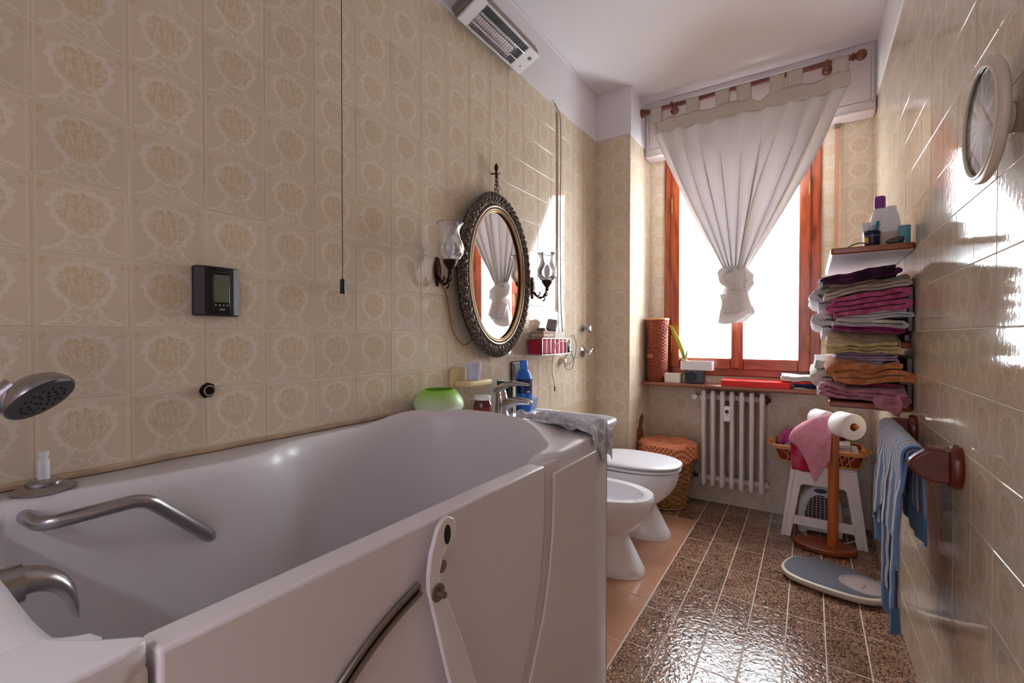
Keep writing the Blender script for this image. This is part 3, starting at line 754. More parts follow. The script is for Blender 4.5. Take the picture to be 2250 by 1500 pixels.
MB().lathe([(0.025, 0), (0.026, 0.012), (0.018, 0.026), (0, 0.030)], (.092, 1.69, .893), 24).build('cap', M['chrome'], tap)

# ------------------------------------------------------------------ toilet and bidet
def bowlring(xw, xt, hw, cy_, z, n=56, p=2.3):
    c = xw + (xt - xw) * 0.42; return sell(c, cy_, xt - c, hw, z, n, p, a2=c - xw)
def make_bowl(cy_, zr, xt):
    return [bowlring(.10, xt - .040, .122, cy_, 0.0, p=2.8), bowlring(.10, xt - .038, .124, cy_, .006, p=2.8), bowlring(.11, xt - .052, .118, cy_, .04), bowlring(.12, xt - .085, .106, cy_, .10), bowlring(.13, xt - .115, .097, cy_, .155), bowlring(.13, xt - .125, .095, cy_, .178),
            bowlring(.13, xt - .122, .100, cy_, .186), bowlring(.12, xt - .100, .118, cy_, .200), bowlring(.11, xt - .062, .146, cy_, .232), bowlring(.10, xt - .032, .166, cy_, .268), bowlring(.09, xt - .012, .180, cy_, .305), bowlring(.08, xt - .003, .186, cy_, zr - .045), bowlring(.07, xt, .188, cy_, zr - .025), bowlring(.07, xt - .001, .187, cy_, zr - .008), bowlring(.073, xt - .005, .182, cy_, zr)]
bid = thing('bidet', 'white ceramic bidet with open oval bowl beside the bathtub', 'bidet', (0.35, 2.18, 0.0))
zb = .385
MB().loft(make_bowl(2.18, zb, .635) + [bowlring(.17, .588, .142, 2.18, zb - .002, p=2.1), bowlring(.175, .580, .135, 2.18, zb - .012, p=2.1), bowlring(.19, .565, .122, 2.18, zb - .07), bowlring(.25, .50, .08, 2.18, zb - .13), bowlring(.30, .40, .03, 2.18, zb - .14)], True, True, True).build('bowl', M['ceramic'], bid, smooth=50)
MB().lathe([(.02, 0), (.02, .05), (.012, .06), (.012, .09), (.004, .094)], (.115, 2.18, zb - .002), 18).build('tap_body', M['chrome'], bid)
MB().tube(spline([(.115, 2.18, zb + .05), (.17, 2.18, zb + .075), (.215, 2.18, zb + .06)], 8), .010, 10).build('tap_spout', M['chrome'], bid)
MB().lathe([(.006, 0), (.006, .006), (.003, .008)], (.40, 2.054, .035), 10, 'Y', Matrix.Rotation(pi, 4, 'X')).build('fixing_screw', M['dullsteel'], bid)
wc = thing('toilet', 'white ceramic toilet with closed lid beside the laundry basket', 'toilet', (0.35, 2.665, 0.0))
zw = .385; yw = 2.665
MB().loft(make_bowl(yw, zw, .638) + [bowlring(.17, .60, .14, yw, zw - .002, p=2.1), bowlring(.19, .57, .12, yw, zw - .06), bowlring(.30, .42, .04, yw, zw - .12)], True, True, True).build('bowl', M['ceramic'], wc, smooth=50)
MB().loft([bowlring(.14, .640, .180, yw, zw + .006), bowlring(.14, .652, .190, yw, zw + .010), bowlring(.14, .652, .190, yw, zw + .021), bowlring(.145, .640, .180, yw, zw + .025)], True, True, True).build('seat', M['white_p'], wc, smooth=50)
MB().loft([bowlring(.14, .640, .180, yw, zw + .030), bowlring(.14, .654, .191, yw, zw + .033), bowlring(.14, .656, .193, yw, zw + .042), bowlring(.145, .646, .185, yw, zw + .048), bowlring(.20, .58, .13, yw, zw + .051), bowlring(.35, .42, .03, yw, zw + .052)], True, True, True).build('lid', M['white_p'], wc, smooth=50)
for s in (-1, 1):
    MB().lathe([(.014, -.025), (.014, .025)], (.132, yw + s * .08, zw + .022), 14, 'Y').build('hinge', M['white_p'], wc)
MB().tube([(.16, yw, .30), (.06, yw, .30), (.004, yw, .30)], .03, 16).build('flush_pipe', M['white_p'], wc)

# ------------------------------------------------------------------ radiator
rad = thing('radiator', 'cream cast-iron column radiator under the window sill', 'radiator', (0.83, 3.33, 0.13))
colm = MB()
def rcol():
    m = MB(); yf, yb = 3.285, 3.375
    for y in (yf - .012, yf + .022, yf + .056, yb + .002):
        rings = []
        for z, a, b in ((.155, .008, .008), (.162, .013, .012), (.20, .0155, .0145), (.24, .0125, .0125), (.47, .0125, .0125), (.70, .0125, .0125), (.745, .0155, .0145), (.782, .0135, .012), (.793, .008, .008)):
            rings.append(sell(0, y, a, b, z, 18, 2.6))
        m.loft(rings, True, True, True)
    for z in (.745, .195):
        m.box(-.015, .015, yf, yb, z - .022, z + .022)
    return m
first = None
for k in range(7):
    x = .660 + k * .0577
    if first is None:
        m = rcol(); m.v = [(a + x, b, c) for a, b, c in m.v]; first = m.build('radiator_column', M['radiator'], rad, smooth=50, fix=True); x0r = x
    else:
        o = first.copy(); C.objects.link(o); o.parent = rad; o.location = first.location + Vector((x - x0r, 0, 0))
for z in (.745, .195):
    MB().lathe([(.021, .625), (.021, 1.028)], (0, 3.33, z), 18, 'X').build('header_pipe', M['radiator'], rad)
MB().lathe([(.026, 0), (.026, .016), (.014, .018), (.014, .03)], (1.022, 3.33, .745), 12, 'X').build('end_plug', plain('rusty_plug', S(96, 44, 40), .6), rad)
MB().lathe([(.026, 0), (.026, .016), (.014, .018), (.014, .03)], (1.022, 3.33, .195), 12, 'X').build('end_plug', M['radiator'], rad)
MB().tube([(.64, 3.33, .745), (.60, 3.33, .745), (.585, 3.36, .745), (.585, 3.42, .745)], .011, 10).build('valve_body', M['dullsteel'], rad)
MB().lathe([(.010, 0), (.019, .004), (.020, .030), (.016, .036), (0, .037)], (.600, 3.315, .745), 16, 'Y', Matrix.Rotation(pi, 4, 'X')).build('valve_knob', M['white_p'], rad)
MB().tube([(.64, 3.33, .195), (.60, 3.33, .195), (.58, 3.36, .195), (.58, 3.42, .195)], .010, 10).build('lockshield', M['chrome'], rad)
hm = MB().box(.785, .829, 3.244, 3.268, .598, .700).build('heat_meter', M['white_p'], rad, bevel=.008, seg=3)
MB().box(.797, .818, 3.2425, 3.2445, .655, .675).build('meter_display', M['dgrey'], hm, smooth=0)
MB().box(.806, .809, 3.2425, 3.2445, .638, .656).build('meter_mark', M['dgrey'], hm, smooth=0)
# ------------------------------------------------------------------ left wall fittings
th = thing('thermostat', 'black wall thermostat with grey green display on the tiled wall', 'thermostat', (0.0, 0.552, 1.208))
y0, y1, z0, z1 = .500, .602, 1.208, 1.330
rings = []
for z in (z0, z0 + .003, z1 - .003, z1):
    e = .003 if z in (z0, z1) else 0.0
    rings.append([(0.0, y0 + e, z), (.014, y0 + e, z), (.026 - e, y0 + .018, z), (.030 - e, (y0 + y1) / 2, z), (.026 - e, y1 - .018, z), (.014, y1 - e, z), (0.0, y1 - e, z)])
tb = MB().loft(rings, True, True, True).build('body', M['black'], th, smooth=25)
fp = MB().box(.0262, .0302, .533, .574, 1.214, 1.322).build('face_panel', plain('gloss_black', S(18, 17, 19), .12), th, bevel=.002)
MB().box(.0300, .0308, .536, .571, 1.242, 1.310).build('display', plain('lcd', S(96, 102, 88), .2), th, smooth=0)
for k in range(4):
    MB().lathe([(.0028, .0300), (.0026, .0312), (0, .0313)], (0, .540 + k * .009, 1.2345), 10, 'X').build('button', plain('button_grey', S(120, 118, 116), .4), th)
MB().box(.0300, .0306, .549, .562, 1.2225, 1.2255).build('logo_plate', plain('logo_grey', S(150, 148, 146), .4), th, smooth=0)
MB().box(.0300, .0306, .537, .569, 1.3155, 1.3172).build('print_line', plain('print_grey', S(70, 68, 68), .4), th, smooth=0)

ps = thing('pipe_stub', 'capless chrome pipe end in a chipped tile hole below the thermostat', 'pipe', (0.0, .533, 1.006))
chip = [(.533 + (.0185 + .004 * nz(k * 1.7, 3)) * math.cos(k * pi / 8), 1.0225 + (.0185 + .004 * nz(k * 1.3, 9)) * math.sin(k * pi / 8)) for k in range(16)]
MB().prism(chip, .0, .0016, 'X').build('chipped_hole', M['dark'], ps, smooth=0)
MB().lathe([(.0095, .001), (.0135, .001), (.0135, .012), (.0105, .012), (.0105, .004), (0, .004)], (0, .533, 1.0225), 24, 'X', cap0=False).build('pipe_ring', M['chrome'], ps)
MB().lathe([(.0102, .0045), (0, .0046)], (0, .533, 1.0225), 20, 'X').build('bore', M['rubber'], ps)

pc = thing('pull_cord', 'thin ceiling pull cord with small black handle hanging by the tiles', 'cord', (.03, .905, 1.29))
MB().tube([(.03, .905, ZC), (.03, .905, 2.0), (.03, .905, 1.335)], .0014, 6).build('cord', plain('cord_brown', S(92, 68, 52), .7), pc)
MB().lathe([(.003, .048), (.0075, .044), (.0085, .004), (.007, 0), (0, 0)], (.03, .905, 1.290), 14).build('handle', M['black'], pc)

# infrared heater high on the wall
ht = thing('infrared_heater', 'white infrared wall heater with chrome grille under the ceiling', 'heater', (.0, 1.69, 2.46))
A = Vector((.036, 0, 2.460)); B = Vector((.154, 0, 2.512)); dv = (B - A).normalized(); up_ = Vector((-dv.z, 0, dv.x))
def HP(s, y, h): return A + dv * s + up_ * h + Vector((0, y, 0))
Lh = (B - A).length
def hbox(s0, s1, y0, y1, h0, h1): 
    m = MB(); vs = [HP(s, y, h) for s in (s0, s1) for y in (y0, y1) for h in (h0, h1)]
    m.add(vs, [(0, 1, 3, 2), (4, 6, 7, 5), (0, 4, 5, 1), (2, 3, 7, 6), (0, 2, 6, 4), (1, 5, 7, 3)]); return m
hy0, hy1 = 1.455, 1.932; gy0, gy1 = 1.515, 1.842
wm = plain('heater_white', S(226, 222, 226), .35)
hbox(0, Lh, hy0, gy0, 0, .012).build('front_panel', wm, ht, bevel=.003); hbox(0, Lh, gy1, hy1, 0, .012).build('front_panel', wm, ht, bevel=.003)
hbox(0, .010, gy0, gy1, 0, .012).build('front_edge', wm, ht, bevel=.002); hbox(Lh - .010, Lh, gy0, gy1, 0, .012).build('front_edge', wm, ht, bevel=.002)
gm = plain('heater_casing', S(150, 136, 132), .4, metal=.6)
hbox(-.004, Lh + .004, hy0 - .012, hy1 - .004, .012, .060).build('casing', gm, ht, bevel=.008)
hbox(.010, Lh - .010, gy0, gy1, .0095, .0118).build('recess', plain('heater_recess', S(34, 24, 24), .5), ht, smooth=0)
hbox(.012, .040, gy0 + .003, gy1 - .04, .006, .0098).build('reflector', plain('reflector', S(150, 140, 146), .25, metal=1.0), ht, bevel=.002)
hbox(.042, .072, gy0 + .003, gy1 - .05, .005, .0098).build('reflector', plain('reflector_pale', S(214, 200, 208), .3, metal=.7), ht, bevel=.002)
for s in (.034, .082):
    MB().tube([HP(s, gy0 + .004, .003), HP(s, gy1 - .05, .003)], .0052, 10).build('heating_tube', plain('quartz', S(228, 220, 224), .3), ht)
for k in range(22):
    y = gy0 + .004 + k * (gy1 - gy0 - .008) / 21; MB().tube([HP(.006, y, -.003), HP(Lh - .006, y, -.003)], .0011, 6).build('grille_wire', M['chrome'], ht)
for s in (.045, .09):
    MB().tube([HP(s, gy0, -.0045), HP(s, gy1, -.0045)], .0012, 6).build('grille_wire', M['chrome'], ht)
hbox(.080, .096, 1.885, 1.908, -.001, .002).build('rating_badge', M['dgrey'], ht, bevel=.001)
hbox(.030, .037, 1.888, 1.894, -.001, .002).build('screw_hole', M['black'], ht, smooth=0)
hbox(-.02, Lh * .55, 1.60, 1.64, .055, .16).build('wall_bracket', gm, ht)

# oval mirror
my, mz = 1.745, 1.440
mr = thing('oval_mirror', 'oval wall mirror in a carved dark frame with gilt inner rim', 'mirror', (0.0, my, 1.05))
OA, OB, IA, IB = .300, .383, .212, .297
def erg(a, b, x, n=120): return [(x, my + a * math.cos(2 * pi * k / n), mz + b * math.sin(2 * pi * k / n)) for k in range(n)]
MB().loft([erg(OA - .01, OB - .01, .004), erg(OA - .004, OB - .004, .020), erg(OA - .02, OB - .02, .026), erg(IA + .03, IB + .03, .020), erg(IA, IB, .018), erg(IA, IB, .010)], True).build('frame', plain('dark_frame', S(58, 44, 36), .5), mr)
# carved leaf relief: one continuous deeply modelled band
def carve(u, v):
    a = 2 * pi * u; r = lerp(.028, .088, v); dome = math.sin(pi * min(1, max(0, v)))
    ang = a * 30 + (v - .5) * 4.5
    leaf = (abs(math.sin(ang)) ** .7) * .65 + .35 * abs(math.sin(a * 66 - v * 9)) 
    h = .022 + dome * (.006 + .019 * leaf) + .004 * nz(math.cos(a) * 30, math.sin(a) * 30, v * 9)
    return (h, my + (IA + r) * math.cos(a) * 1.0, mz + (IB + r * .98) * math.sin(a))
cv = MB().grid(720, 14, carve)
m_, nt_, b_ = bsdf_mat('carved_bronze')
ge = N(nt_, 'ShaderNodeTexNoise', Scale=160.0, Detail=4.0); tcc = N(nt_, 'ShaderNodeTexCoord'); nt_.links.new(tcc.outputs['Object'], ge.inputs['Vector'])
crr = N(nt_, 'ShaderNodeValToRGB'); crr.color_ramp.elements[0].color = S(38, 27, 24); crr.color_ramp.elements[1].color = S(150, 130, 114); crr.color_ramp.elements[0].position = .40; crr.color_ramp.elements[1].position = .66
nt_.links.new(ge.outputs['Fac'], crr.inputs[0]); nt_.links.new(crr.outputs[0], b_.inputs['Base Color']); b_.inputs['Metallic'].default_value = .5; b_.inputs['Roughness'].default_value = .34
bq = N(nt_, 'ShaderNodeBump', Strength=.6, Distance=.003); nt_.links.new(ge.outputs['Fac'], bq.inputs['Height']); nt_.links.new(bq.outputs[0], b_.inputs['Normal'])
cv.build('carved_band', m_, mr, smooth=70)
for off, r_, mt in ((.022, .0085, 'gilt'), (.008, .0055, 'gilt'), (.000, .0035, 'brass')):
    MB().tube([(.026, my + (IA + off) * math.cos(2 * pi * k / 96), mz + (IB + off) * math.sin(2 * pi * k / 96)) for k in range(96)], r_, 10, closed=True).build('gilt_moulding', M[mt], mr)
g = MB(); g.v = [(.018, y, z) for _, y, z in erg(IA + .002, IB + .002, 0)]; g.f = [tuple(range(120))]
g.v += [(.012, y, z) for _, y, z in erg(IA + .002, IB + .002, 0)]; g.f += [tuple(range(239, 119, -1))] + [(k, 120 + k, 120 + (k + 1) % 120, (k + 1) % 120) for k in range(120)]
g.build('mirror_glass', M['mirror'], mr, smooth=0)
# hanging chain and ornamental hook
for side, y in ((-1, my - .012), (1, my + .012)):
    for k in range(5):
        zc = mz + OB + .008 + k * .019; pts = []
        for q in range(12):
            a = 2 * pi * q / 12; dy, dx = .0055 * math.cos(a), 0
            yy = y * 1.0 + (my - y) * (k / 5.0)
            if k % 2: pts.append((.016 + .0055 * math.cos(a), yy, zc + .0125 * math.sin(a)))
            else: pts.append((.016, yy + .0055 * math.cos(a), zc + .0125 * math.sin(a)))
        MB().tube(pts, .0016, 6, closed=True).build('chain_link', M['bronze'], mr)
hk = MB().lathe([(.0015, .046), (.007, .038), (.010, .025), (.007, .010), (.004, .004), (.009, .0), (.005, -.008), (.006, -.018), (0, -.020)], (.014, my, 1.918), 14)
hk.build('hook_rosette', M['bronze'], mr, smooth=60)
for s in (-1, 1):
    MB().tube(spline([(.016, my, 1.922), (.020, my + s * .012, 1.915), (.022, my + s * .018, 1.925)], 6), .0022, 6).build('hook_leaf', M['bronze'], mr)

MB().tube([(-.013, my, 1.918), (.014, my, 1.918)], .004, 8).build('hook_pin', M['bronze'], mr)
mr.rotation_euler = (0, 0, math.radians(2.0)); mr.location.x += .013      # the mirror hangs slightly askew
# wall sconces either side of the mirror
def sconce(y, gy, label, wire):
    s = thing('wall_sconce', label, 'wall lamp', (0.0, y, 1.34), 'sconces beside the oval mirror')
    bp = MB()
    rings = []
    for zz, a in ((-.058, .004), (-.046, .012), (-.030, .010), (-.022, .017), (0, .022), (.028, .020), (.046, .012), (.052, .014), (.060, .004)):
        rings.append([(.003 + .010 * max(0, math.cos(q * pi / 6)) * (a / .022), y + a * math.sin(q * pi / 6), 1.415 + zz) for q in range(12)])
    bp.loft(rings, True, True, True).build('back_plate', M['bronze'], s, smooth=60)
    gx = .100
    MB().tube(spline([(.012, y, 1.392), (.035, lerp(y, gy, .25), 1.368), (.060, lerp(y, gy, .55), 1.362), (.082, lerp(y, gy, .8), 1.372), (.094, gy, 1.392), (gx, gy, 1.412)], 16), [.006 + .002 * math.sin(k * 1.4) for k in range(17)], 10).build('arm', M['bronze'], s)
    for q, (px, pz, r) in enumerate(((.040, 1.382, .010), (.072, 1.352, .009), (.088, 1.376, .011))):
        py = lerp(y, gy, px / gx)
        MB().tube(spline([(px, py, pz - .008), (px + .012, py, pz - .002), (px + .010, py, pz + .010), (px + .002, py, pz + .008)], 8), [.0045 - .0003 * k for k in range(9)], 6).build('scroll_leaf', M['bronze'], s)
    MB().lathe([(.006, 1.394), (.010, 1.402), (.008, 1.412), (.014, 1.420), (.026, 1.436), (.029, 1.448), (.024, 1.450), (0, 1.450)], (gx, gy, 0), 24).build('cup', M['bronze'], s)
    gl = MB().lathe([(.022, 1.446), (.036, 1.454), (.049, 1.472), (.053, 1.492), (.049, 1.512), (.040, 1.532), (.035, 1.550), (.036, 1.566), (.043, 1.582), (.049, 1.590)], (gx, gy, 0), 36, cap0=False, cap1=False)
    gl.build('glass_shade', M['glass'], s, smooth=80)
    MB().tube([(gx + .0493 * math.cos(2 * pi * k / 36), gy + .0493 * math.sin(2 * pi * k / 36), 1.590) for k in range(36)], .0016, 6, closed=True).build('shade_rim', M['glass'], s)
    MB().lathe([(.010, 1.448), (.011, 1.470), (.014, 1.480), (.017, 1.500), (.012, 1.522), (.003, 1.534), (0, 1.535)], (gx, gy, 0), 18).build('bulb', plain('frosted_bulb', S(226, 214, 220), .3), s)
    if wire:
        MB().tube(spline([(.008, y + .012, 1.370), (.008, y + .045, 1.335), (.008, y + .065, 1.26), (.008, y + .09, 1.18), (.008, y + .145, 1.125), (.008, y + .19, 1.125), (.010, y + .215, 1.150)], 24), .0022, 6).build('flex', plain('flex_brown', S(120, 92, 74), .5), s)
    return s
sconce(1.368, 1.335, 'bronze wall lamp with clear glass shade left of the oval mirror, nearest the bathtub', True)
sconce(2.120, 2.105, 'bronze wall lamp with clear glass shade right of the oval mirror, above the wire basket', False)

# cables on the wall
cb = thing('wall_cable', 'grey cable hanging down the tiles right of the oval mirror', 'cable', (0.0, 2.43, 1.06))
MB().tube(spline([(.008, 2.360, 2.510), (.010, 2.400, 2.485), (.010, 2.430, 2.44), (.010, 2.436, 2.2), (.010, 2.430, 1.9), (.010, 2.434, 1.6), (.010, 2.440, 1.35), (.012, 2.455, 1.18), (.02, 2.455, 1.07)], 40), .0034, 7).build('main_cable', plain('cable_grey', S(150, 134, 118), .5), cb)
MB().tube(spline([(.005, 2.405, 2.47), (.005, 2.408, 1.9), (.005, 2.405, 1.30)], 12), .0045, 6).build('cable_duct', plain('duct_cream', S(206, 190, 172), .5), cb)
for k in range(3):
    MB().lathe([(.004, 0), (.003, .006), (0, .007)], (0.0, 2.335 + k * .012, 2.510 + .008 * (k % 2)), 8, 'X').build('cable_nail', M['dullsteel'], cb)

# wire basket with its contents
wb = thing('wire_basket', 'small chrome wire basket fixed to the tiles below the right sconce', 'basket', (0.0, 2.20, 1.055))
by0, by1, bx1, bz0, bz1 = 2.045, 2.375, .105, 1.060, 1.145
def loop(z, r): return MB().tube([(.006, by0, z), (bx1, by0, z), (bx1, by1, z), (.006, by1, z)], r, 6, closed=True)
loop(bz1, .0016).build('top_wire', M['chrome'], wb); loop(bz0, .0015).build('bottom_wire', M['chrome'], wb)
for k in range(8):
    y = by0 + k * (by1 - by0) / 7; MB().tube([(.006, y, bz0), (bx1, y, bz0), (bx1, y, bz1)], .0010, 5).build('rib_wire', M['chrome'], wb)
MB().tube(spline([(bx1 + .004, 2.17, 1.07), (bx1 + .004, 2.19, 1.11), (bx1 + .004, 2.25, 1.13), (bx1 + .004, 2.33, 1.12), (bx1 + .004, 2.36, 1.07)], 14), .0018, 5).build('curved_wire', M['white_p'], wb)
for y in (by0 + .01, by1 - .01):
    MB().lathe([(.011, .0), (.010, .010), (0, .012)], (0, y, bz1 + .004), 14, 'X').build('suction_cup', M['cream_p'], wb)
MB().box(.012, .098, 2.055, 2.335, 1.0625, 1.140).build('red_box', plain('red_fabric_box', S(176, 34, 52), .7, bump=.6, bscale=260), None, bevel=.006)
tag(bpy.data.objects['red_box'], 'dark red fabric box inside the wire basket', 'box')
pb = thing('packet_stack', 'beige and white card packets stacked on the dark red box', 'packets', (.05, 2.2, 1.141))
for k, (a, b_, c, d, m_) in enumerate(((2.075, 2.19, 1.141, 1.155, 'card_brown'), (2.08, 2.19, 1.1555, 1.170, 'card_cream'), (2.075, 2.195, 1.1705, 1.184, 'card_brown'))):
    MB().box(.02, .095, a, b_, c, d).build('packet', plain(m_, S(186, 150, 118) if k != 1 else S(224, 208, 180), .7), pb, bevel=.002)
MB().box(.018, .096, 2.198, 2.318, 1.141, 1.182).build('packet', M['card'], pb, bevel=.002)
gd = MB(); gd.box(-.028, .028, -.020, .020, 0, .062, Matrix.Translation((.058, 2.225, 1.189)) @ Matrix.Rotation(-.45, 4, 'X') @ Matrix.Rotation(.3, 4, 'Z'))
tag(gd.build('travel_clock', plain('grey_plastic', S(150, 146, 152), .4), None, bevel=.006), 'small grey plastic clock leaning on the white packet', 'clock')
gd = MB().lathe([(.0, 0), (.026, 0), (.026, .008), (.020, .016), (0, .017)], (.055, 2.125, 1.185), 18)
tag(gd.build('round_tin', plain('tin_grey', S(110, 98, 92), .4, metal=.5), None), 'small grey round tin on the beige packets', 'tin')
chg = thing('phone_charger', 'black phone charger with tangled lead at the right of the wire basket', 'charger', (.04, 2.43, 1.06))
MB().box(.025, .085, 2.392, 2.450, 1.062, 1.092).build('charger_body', M['black'], chg, bevel=.008, seg=3)
MB().box(.035, .075, 2.402, 2.440, 1.090, 1.118).build('charger_plug', M['black'], chg, bevel=.006)
MB().tube(spline([(.06, 2.44, 1.095), (.05, 2.50, 1.16), (.03, 2.58, 1.15), (.02, 2.63, 1.11), (.02, 2.62, 1.04), (.02, 2.55, .99), (.02, 2.48, .995), (.02, 2.46, 1.03), (.03, 2.52, 1.08), (.03, 2.50, 1.13), (.02, 2.56, 1.06), (.02, 2.60, 1.0), (.02, 2.56, .955), (.02, 2.49, .96), (.02, 2.465, 1.0), (.03, 2.50, 1.05), (.02, 2.60, 1.02), (.015, 2.68, 1.02)], 90), .0020, 6).build('lead', M['dgrey'], chg)
ld = thing('hanging_lead', 'thin grey lead with small plug hanging below the wire basket', 'cable', (.02, 2.35, .82))
MB().tube(spline([(.03, 2.325, 1.062), (.02, 2.318, 1.03), (.018, 2.315, .97), (.018, 2.318, .93), (.018, 2.335, .90), (.018, 2.345, .87)], 20), .0018, 6).build('lead', M['dgrey'], ld)
MB().lathe([(.002, .03), (.0035, .028), (.0045, .002), (.0045, 0), (0, 0)], (.018, 2.346, .838), 10).build('jack', M['dgrey'], ld)
ow = thing('wall_plug', 'cream plug with clear pins hanging from the tiles under the basket', 'plug', (0, 2.46, .985))
MB().lathe([(.020, 0), (.020, .008), (.015, .016), (.012, .032), (0, .034)], (0, 2.46, 1.010), 18, 'X').build('plug_body', M['cream_p'], ow)
for s in (-1, 1): MB().tube([(.02, 2.46 + s * .009, 1.002), (.034, 2.462 + s * .009, .985), (.036, 2.463 + s * .009, .972)], .003, 8).build('plug_pin', M['chrome'], ow)
# stop valves
sv = thing('stop_valve', 'round chrome knob valve on the tiles near the column corner', 'valve', (0, 2.80, 1.19))
MB().lathe([(.012, 0), (.020, .004), (.014, .010), (.009, .014), (.009, .045), (.006, .05)], (0, 2.775, 1.208), 20, 'X').build('valve_stem', M['satin'], sv)
MB().lathe([(.008, .040), (.024, .043), (.027, .052), (.024, .060), (0, .063)], (0, 2.775, 1.208), 20, 'X').build('valve_knob', M['satin'], sv)
sw = thing('cross_valve', 'chrome cross-handle valve with round flange below the knob valve', 'valve', (0, 2.80, 1.0))
MB().lathe([(.038, 0), (.038, .003), (.020, .010), (.011, .012), (.011, .048), (0, .050)], (0, 2.775, 1.055), 24, 'X').build('flange', M['satin'], sw)
for a in range(4):
    d = Vector((0, math.cos(a * pi / 2 + .6), math.sin(a * pi / 2 + .6))); p0 = Vector((.055, 2.775, 1.055))
    MB().tube([p0, p0 + d * .018, p0 + d * .032], [.006, .0045, .007], 10).build('handle_spoke', M['chrome'], sw)
MB().lathe([(.010, .045), (.013, .050), (.013, .062), (0, .065)], (0, 2.775, 1.055), 16, 'X').build('hub', M['chrome'], sw)
# socket plate
so = thing('wall_socket', 'brown framed wall socket plate behind the blue shampoo bottle', 'socket', (0, 1.975, .93))
MB().box(0, .010, 1.905, 2.050, .935, 1.030).build('plate', plain('socket_brown', S(64, 42, 34), .3), so, bevel=.005, seg=3)
MB().box(.009, .012, 1.925, 2.030, .950, 1.015).build('insert', plain('socket_dark', S(40, 28, 26), .3), so, bevel=.003)
MB().tube([(.0115, 1.917, .943), (.0115, 2.038, .943), (.0115, 2.038, 1.022), (.0115, 1.917, 1.022)], .0014, 6, closed=True).build('trim_line', M['cream_p'], so)

# soap holder with tumbler
M['holder'] = plain('holder_cream', S(226, 202, 154), .35)
sh_ = thing('soap_holder', 'cream plastic soap and tumbler holder on the tiles above the green bowl', 'holder', (0, 1.54, .945))
MB().loft([[(x, y, z) for y, z in rrect(1.440, 1.54, .945, 1.022, .012)] for x in (.0, .012)], True, True, True).build('back_plate', M['holder'], sh_, bevel=.003)
MB().loft([[(x, y, z) for x, y in rrect(.006, .092, 1.452, 1.640, .028)] for z in (.945, .970)], True, True, True).build('tray', M['holder'], sh_, bevel=.008, seg=3)
tm = thing('tumbler', 'ribbed frosted plastic tumbler standing in the cream holder', 'tumbler', (.05, 1.545, .970))
rings = []
for r, z in ((.026, .9705), (.0275, .985), (.0305, 1.045)):
    rings.append([(.05 + (r + .0012 * (k % 2)) * math.cos(2 * pi * k / 44), 1.545 + (r + .0012 * (k % 2)) * math.sin(2 * pi * k / 44), z) for k in range(44)])
MB().loft(rings, True, True, False).build('cup', clear('frosted_tumbler', (.9, .9, .97, 1), .1, .2, haze=.55, hazecol=(.86, .85, .95, 1)), tm, solid=.0012)

# things standing on the tub end and the basin
gb = thing('green_bowl', 'round frosted bowl, lime green fading to white, at the bathtub end', 'bowl', (.098, 1.272, ZR))
m_, nt_, b_ = bsdf_mat('green_fade'); tcc = N(nt_, 'ShaderNodeTexCoord'); sp_ = N(nt_, 'ShaderNodeSeparateXYZ'); nt_.links.new(tcc.outputs['Object'], sp_.inputs[0])
mr_ = N(nt_, 'ShaderNodeMapRange'); mr_.inputs[1].default_value = .030; mr_.inputs[2].default_value = .092; nt_.links.new(sp_.outputs[2], mr_.inputs[0])
crr = N(nt_, 'ShaderNodeValToRGB'); crr.color_ramp.elements[0].color = S(216, 228, 200); crr.color_ramp.elements[1].color = S(140, 206, 40); nt_.links.new(mr_.outputs[0], crr.inputs[0])
nt_.links.new(crr.outputs[0], b_.inputs['Base Color']); b_.inputs['Roughness'].default_value = .35; b_.inputs['Subsurface Weight'].default_value = .3; b_.inputs['Subsurface Radius'].default_value = (.01, .01, .01)
GB = MB().lathe([(.050, .0005), (.075, .008), (.090, .022), (.0935, .034), (.090, .052), (.078, .072), (.064, .086), (.054, .092), (.052, .0915), (.060, .083), (.074, .068), (.085, .05), (.088, .034), (.07, .010), (0, .006)], (.098, 1.272, ZR), 48)
GB.build('bowl_body', m_, gb, smooth=70)
jj = thing('jam_jar', 'glass jam jar with white lid and dark red jam beside the tap', 'jar', (.150, 1.475, BZ))
MB().lathe([(.034, .0015), (.0375, .006), (.0375, .085), (.032, .096), (.030, .102)], (.150, 1.475, BZ), 28).build('jar_glass', plain('jam', S(84, 20, 22), .12, coat=.6), jj)
MB().lathe([(.033, .101), (.0345, .103), (.0345, .116), (.032, .118), (0, .118)], (.150, 1.475, BZ), 28).build('lid', M['white_p'], jj)
MB().lathe([(.0379, .03), (.0379, .075)], (.150, 1.475, BZ), 28, cap0=False, cap1=False).build('paper_label', plain('label_red', S(112, 40, 40), .5, var=.3, vscale=30), jj)
dk = thing('dark_carton', 'black carton with teal top edge behind the mixer tap', 'carton', (.05, 1.76, BZ))
MB().box(.030, .095, 1.745, 1.785, BZ + .0015, BZ + .148).build('carton_body', plain('black_card', S(20, 24, 34), .3), dk, bevel=.002)
MB().box(.0295, .0955, 1.7445, 1.7855, BZ + .136, BZ + .1485).build('teal_edge', plain('teal_card', S(24, 74, 84), .3), dk, bevel=.001)
sb = thing('shampoo_bottle', 'blue shampoo bottle with navy label on the washbasin corner', 'bottle', (.105, 1.865, BZ))
blue = plain('blue_plastic', S(44, 116, 214), .3)
MB().lathe([(.036, .0015), (.040, .005), (.040, .150), (.038, .165), (.028, .188), (.021, .198)], (.105, 1.865, BZ), 36).build('bottle_body', blue, sb)
MB().lathe([(.0205, .197), (.0215, .200), (.019, .238), (.017, .241), (0, .242)], (.105, 1.865, BZ), 28).build('cap', plain('cap_blue', S(60, 134, 226), .35), sb)
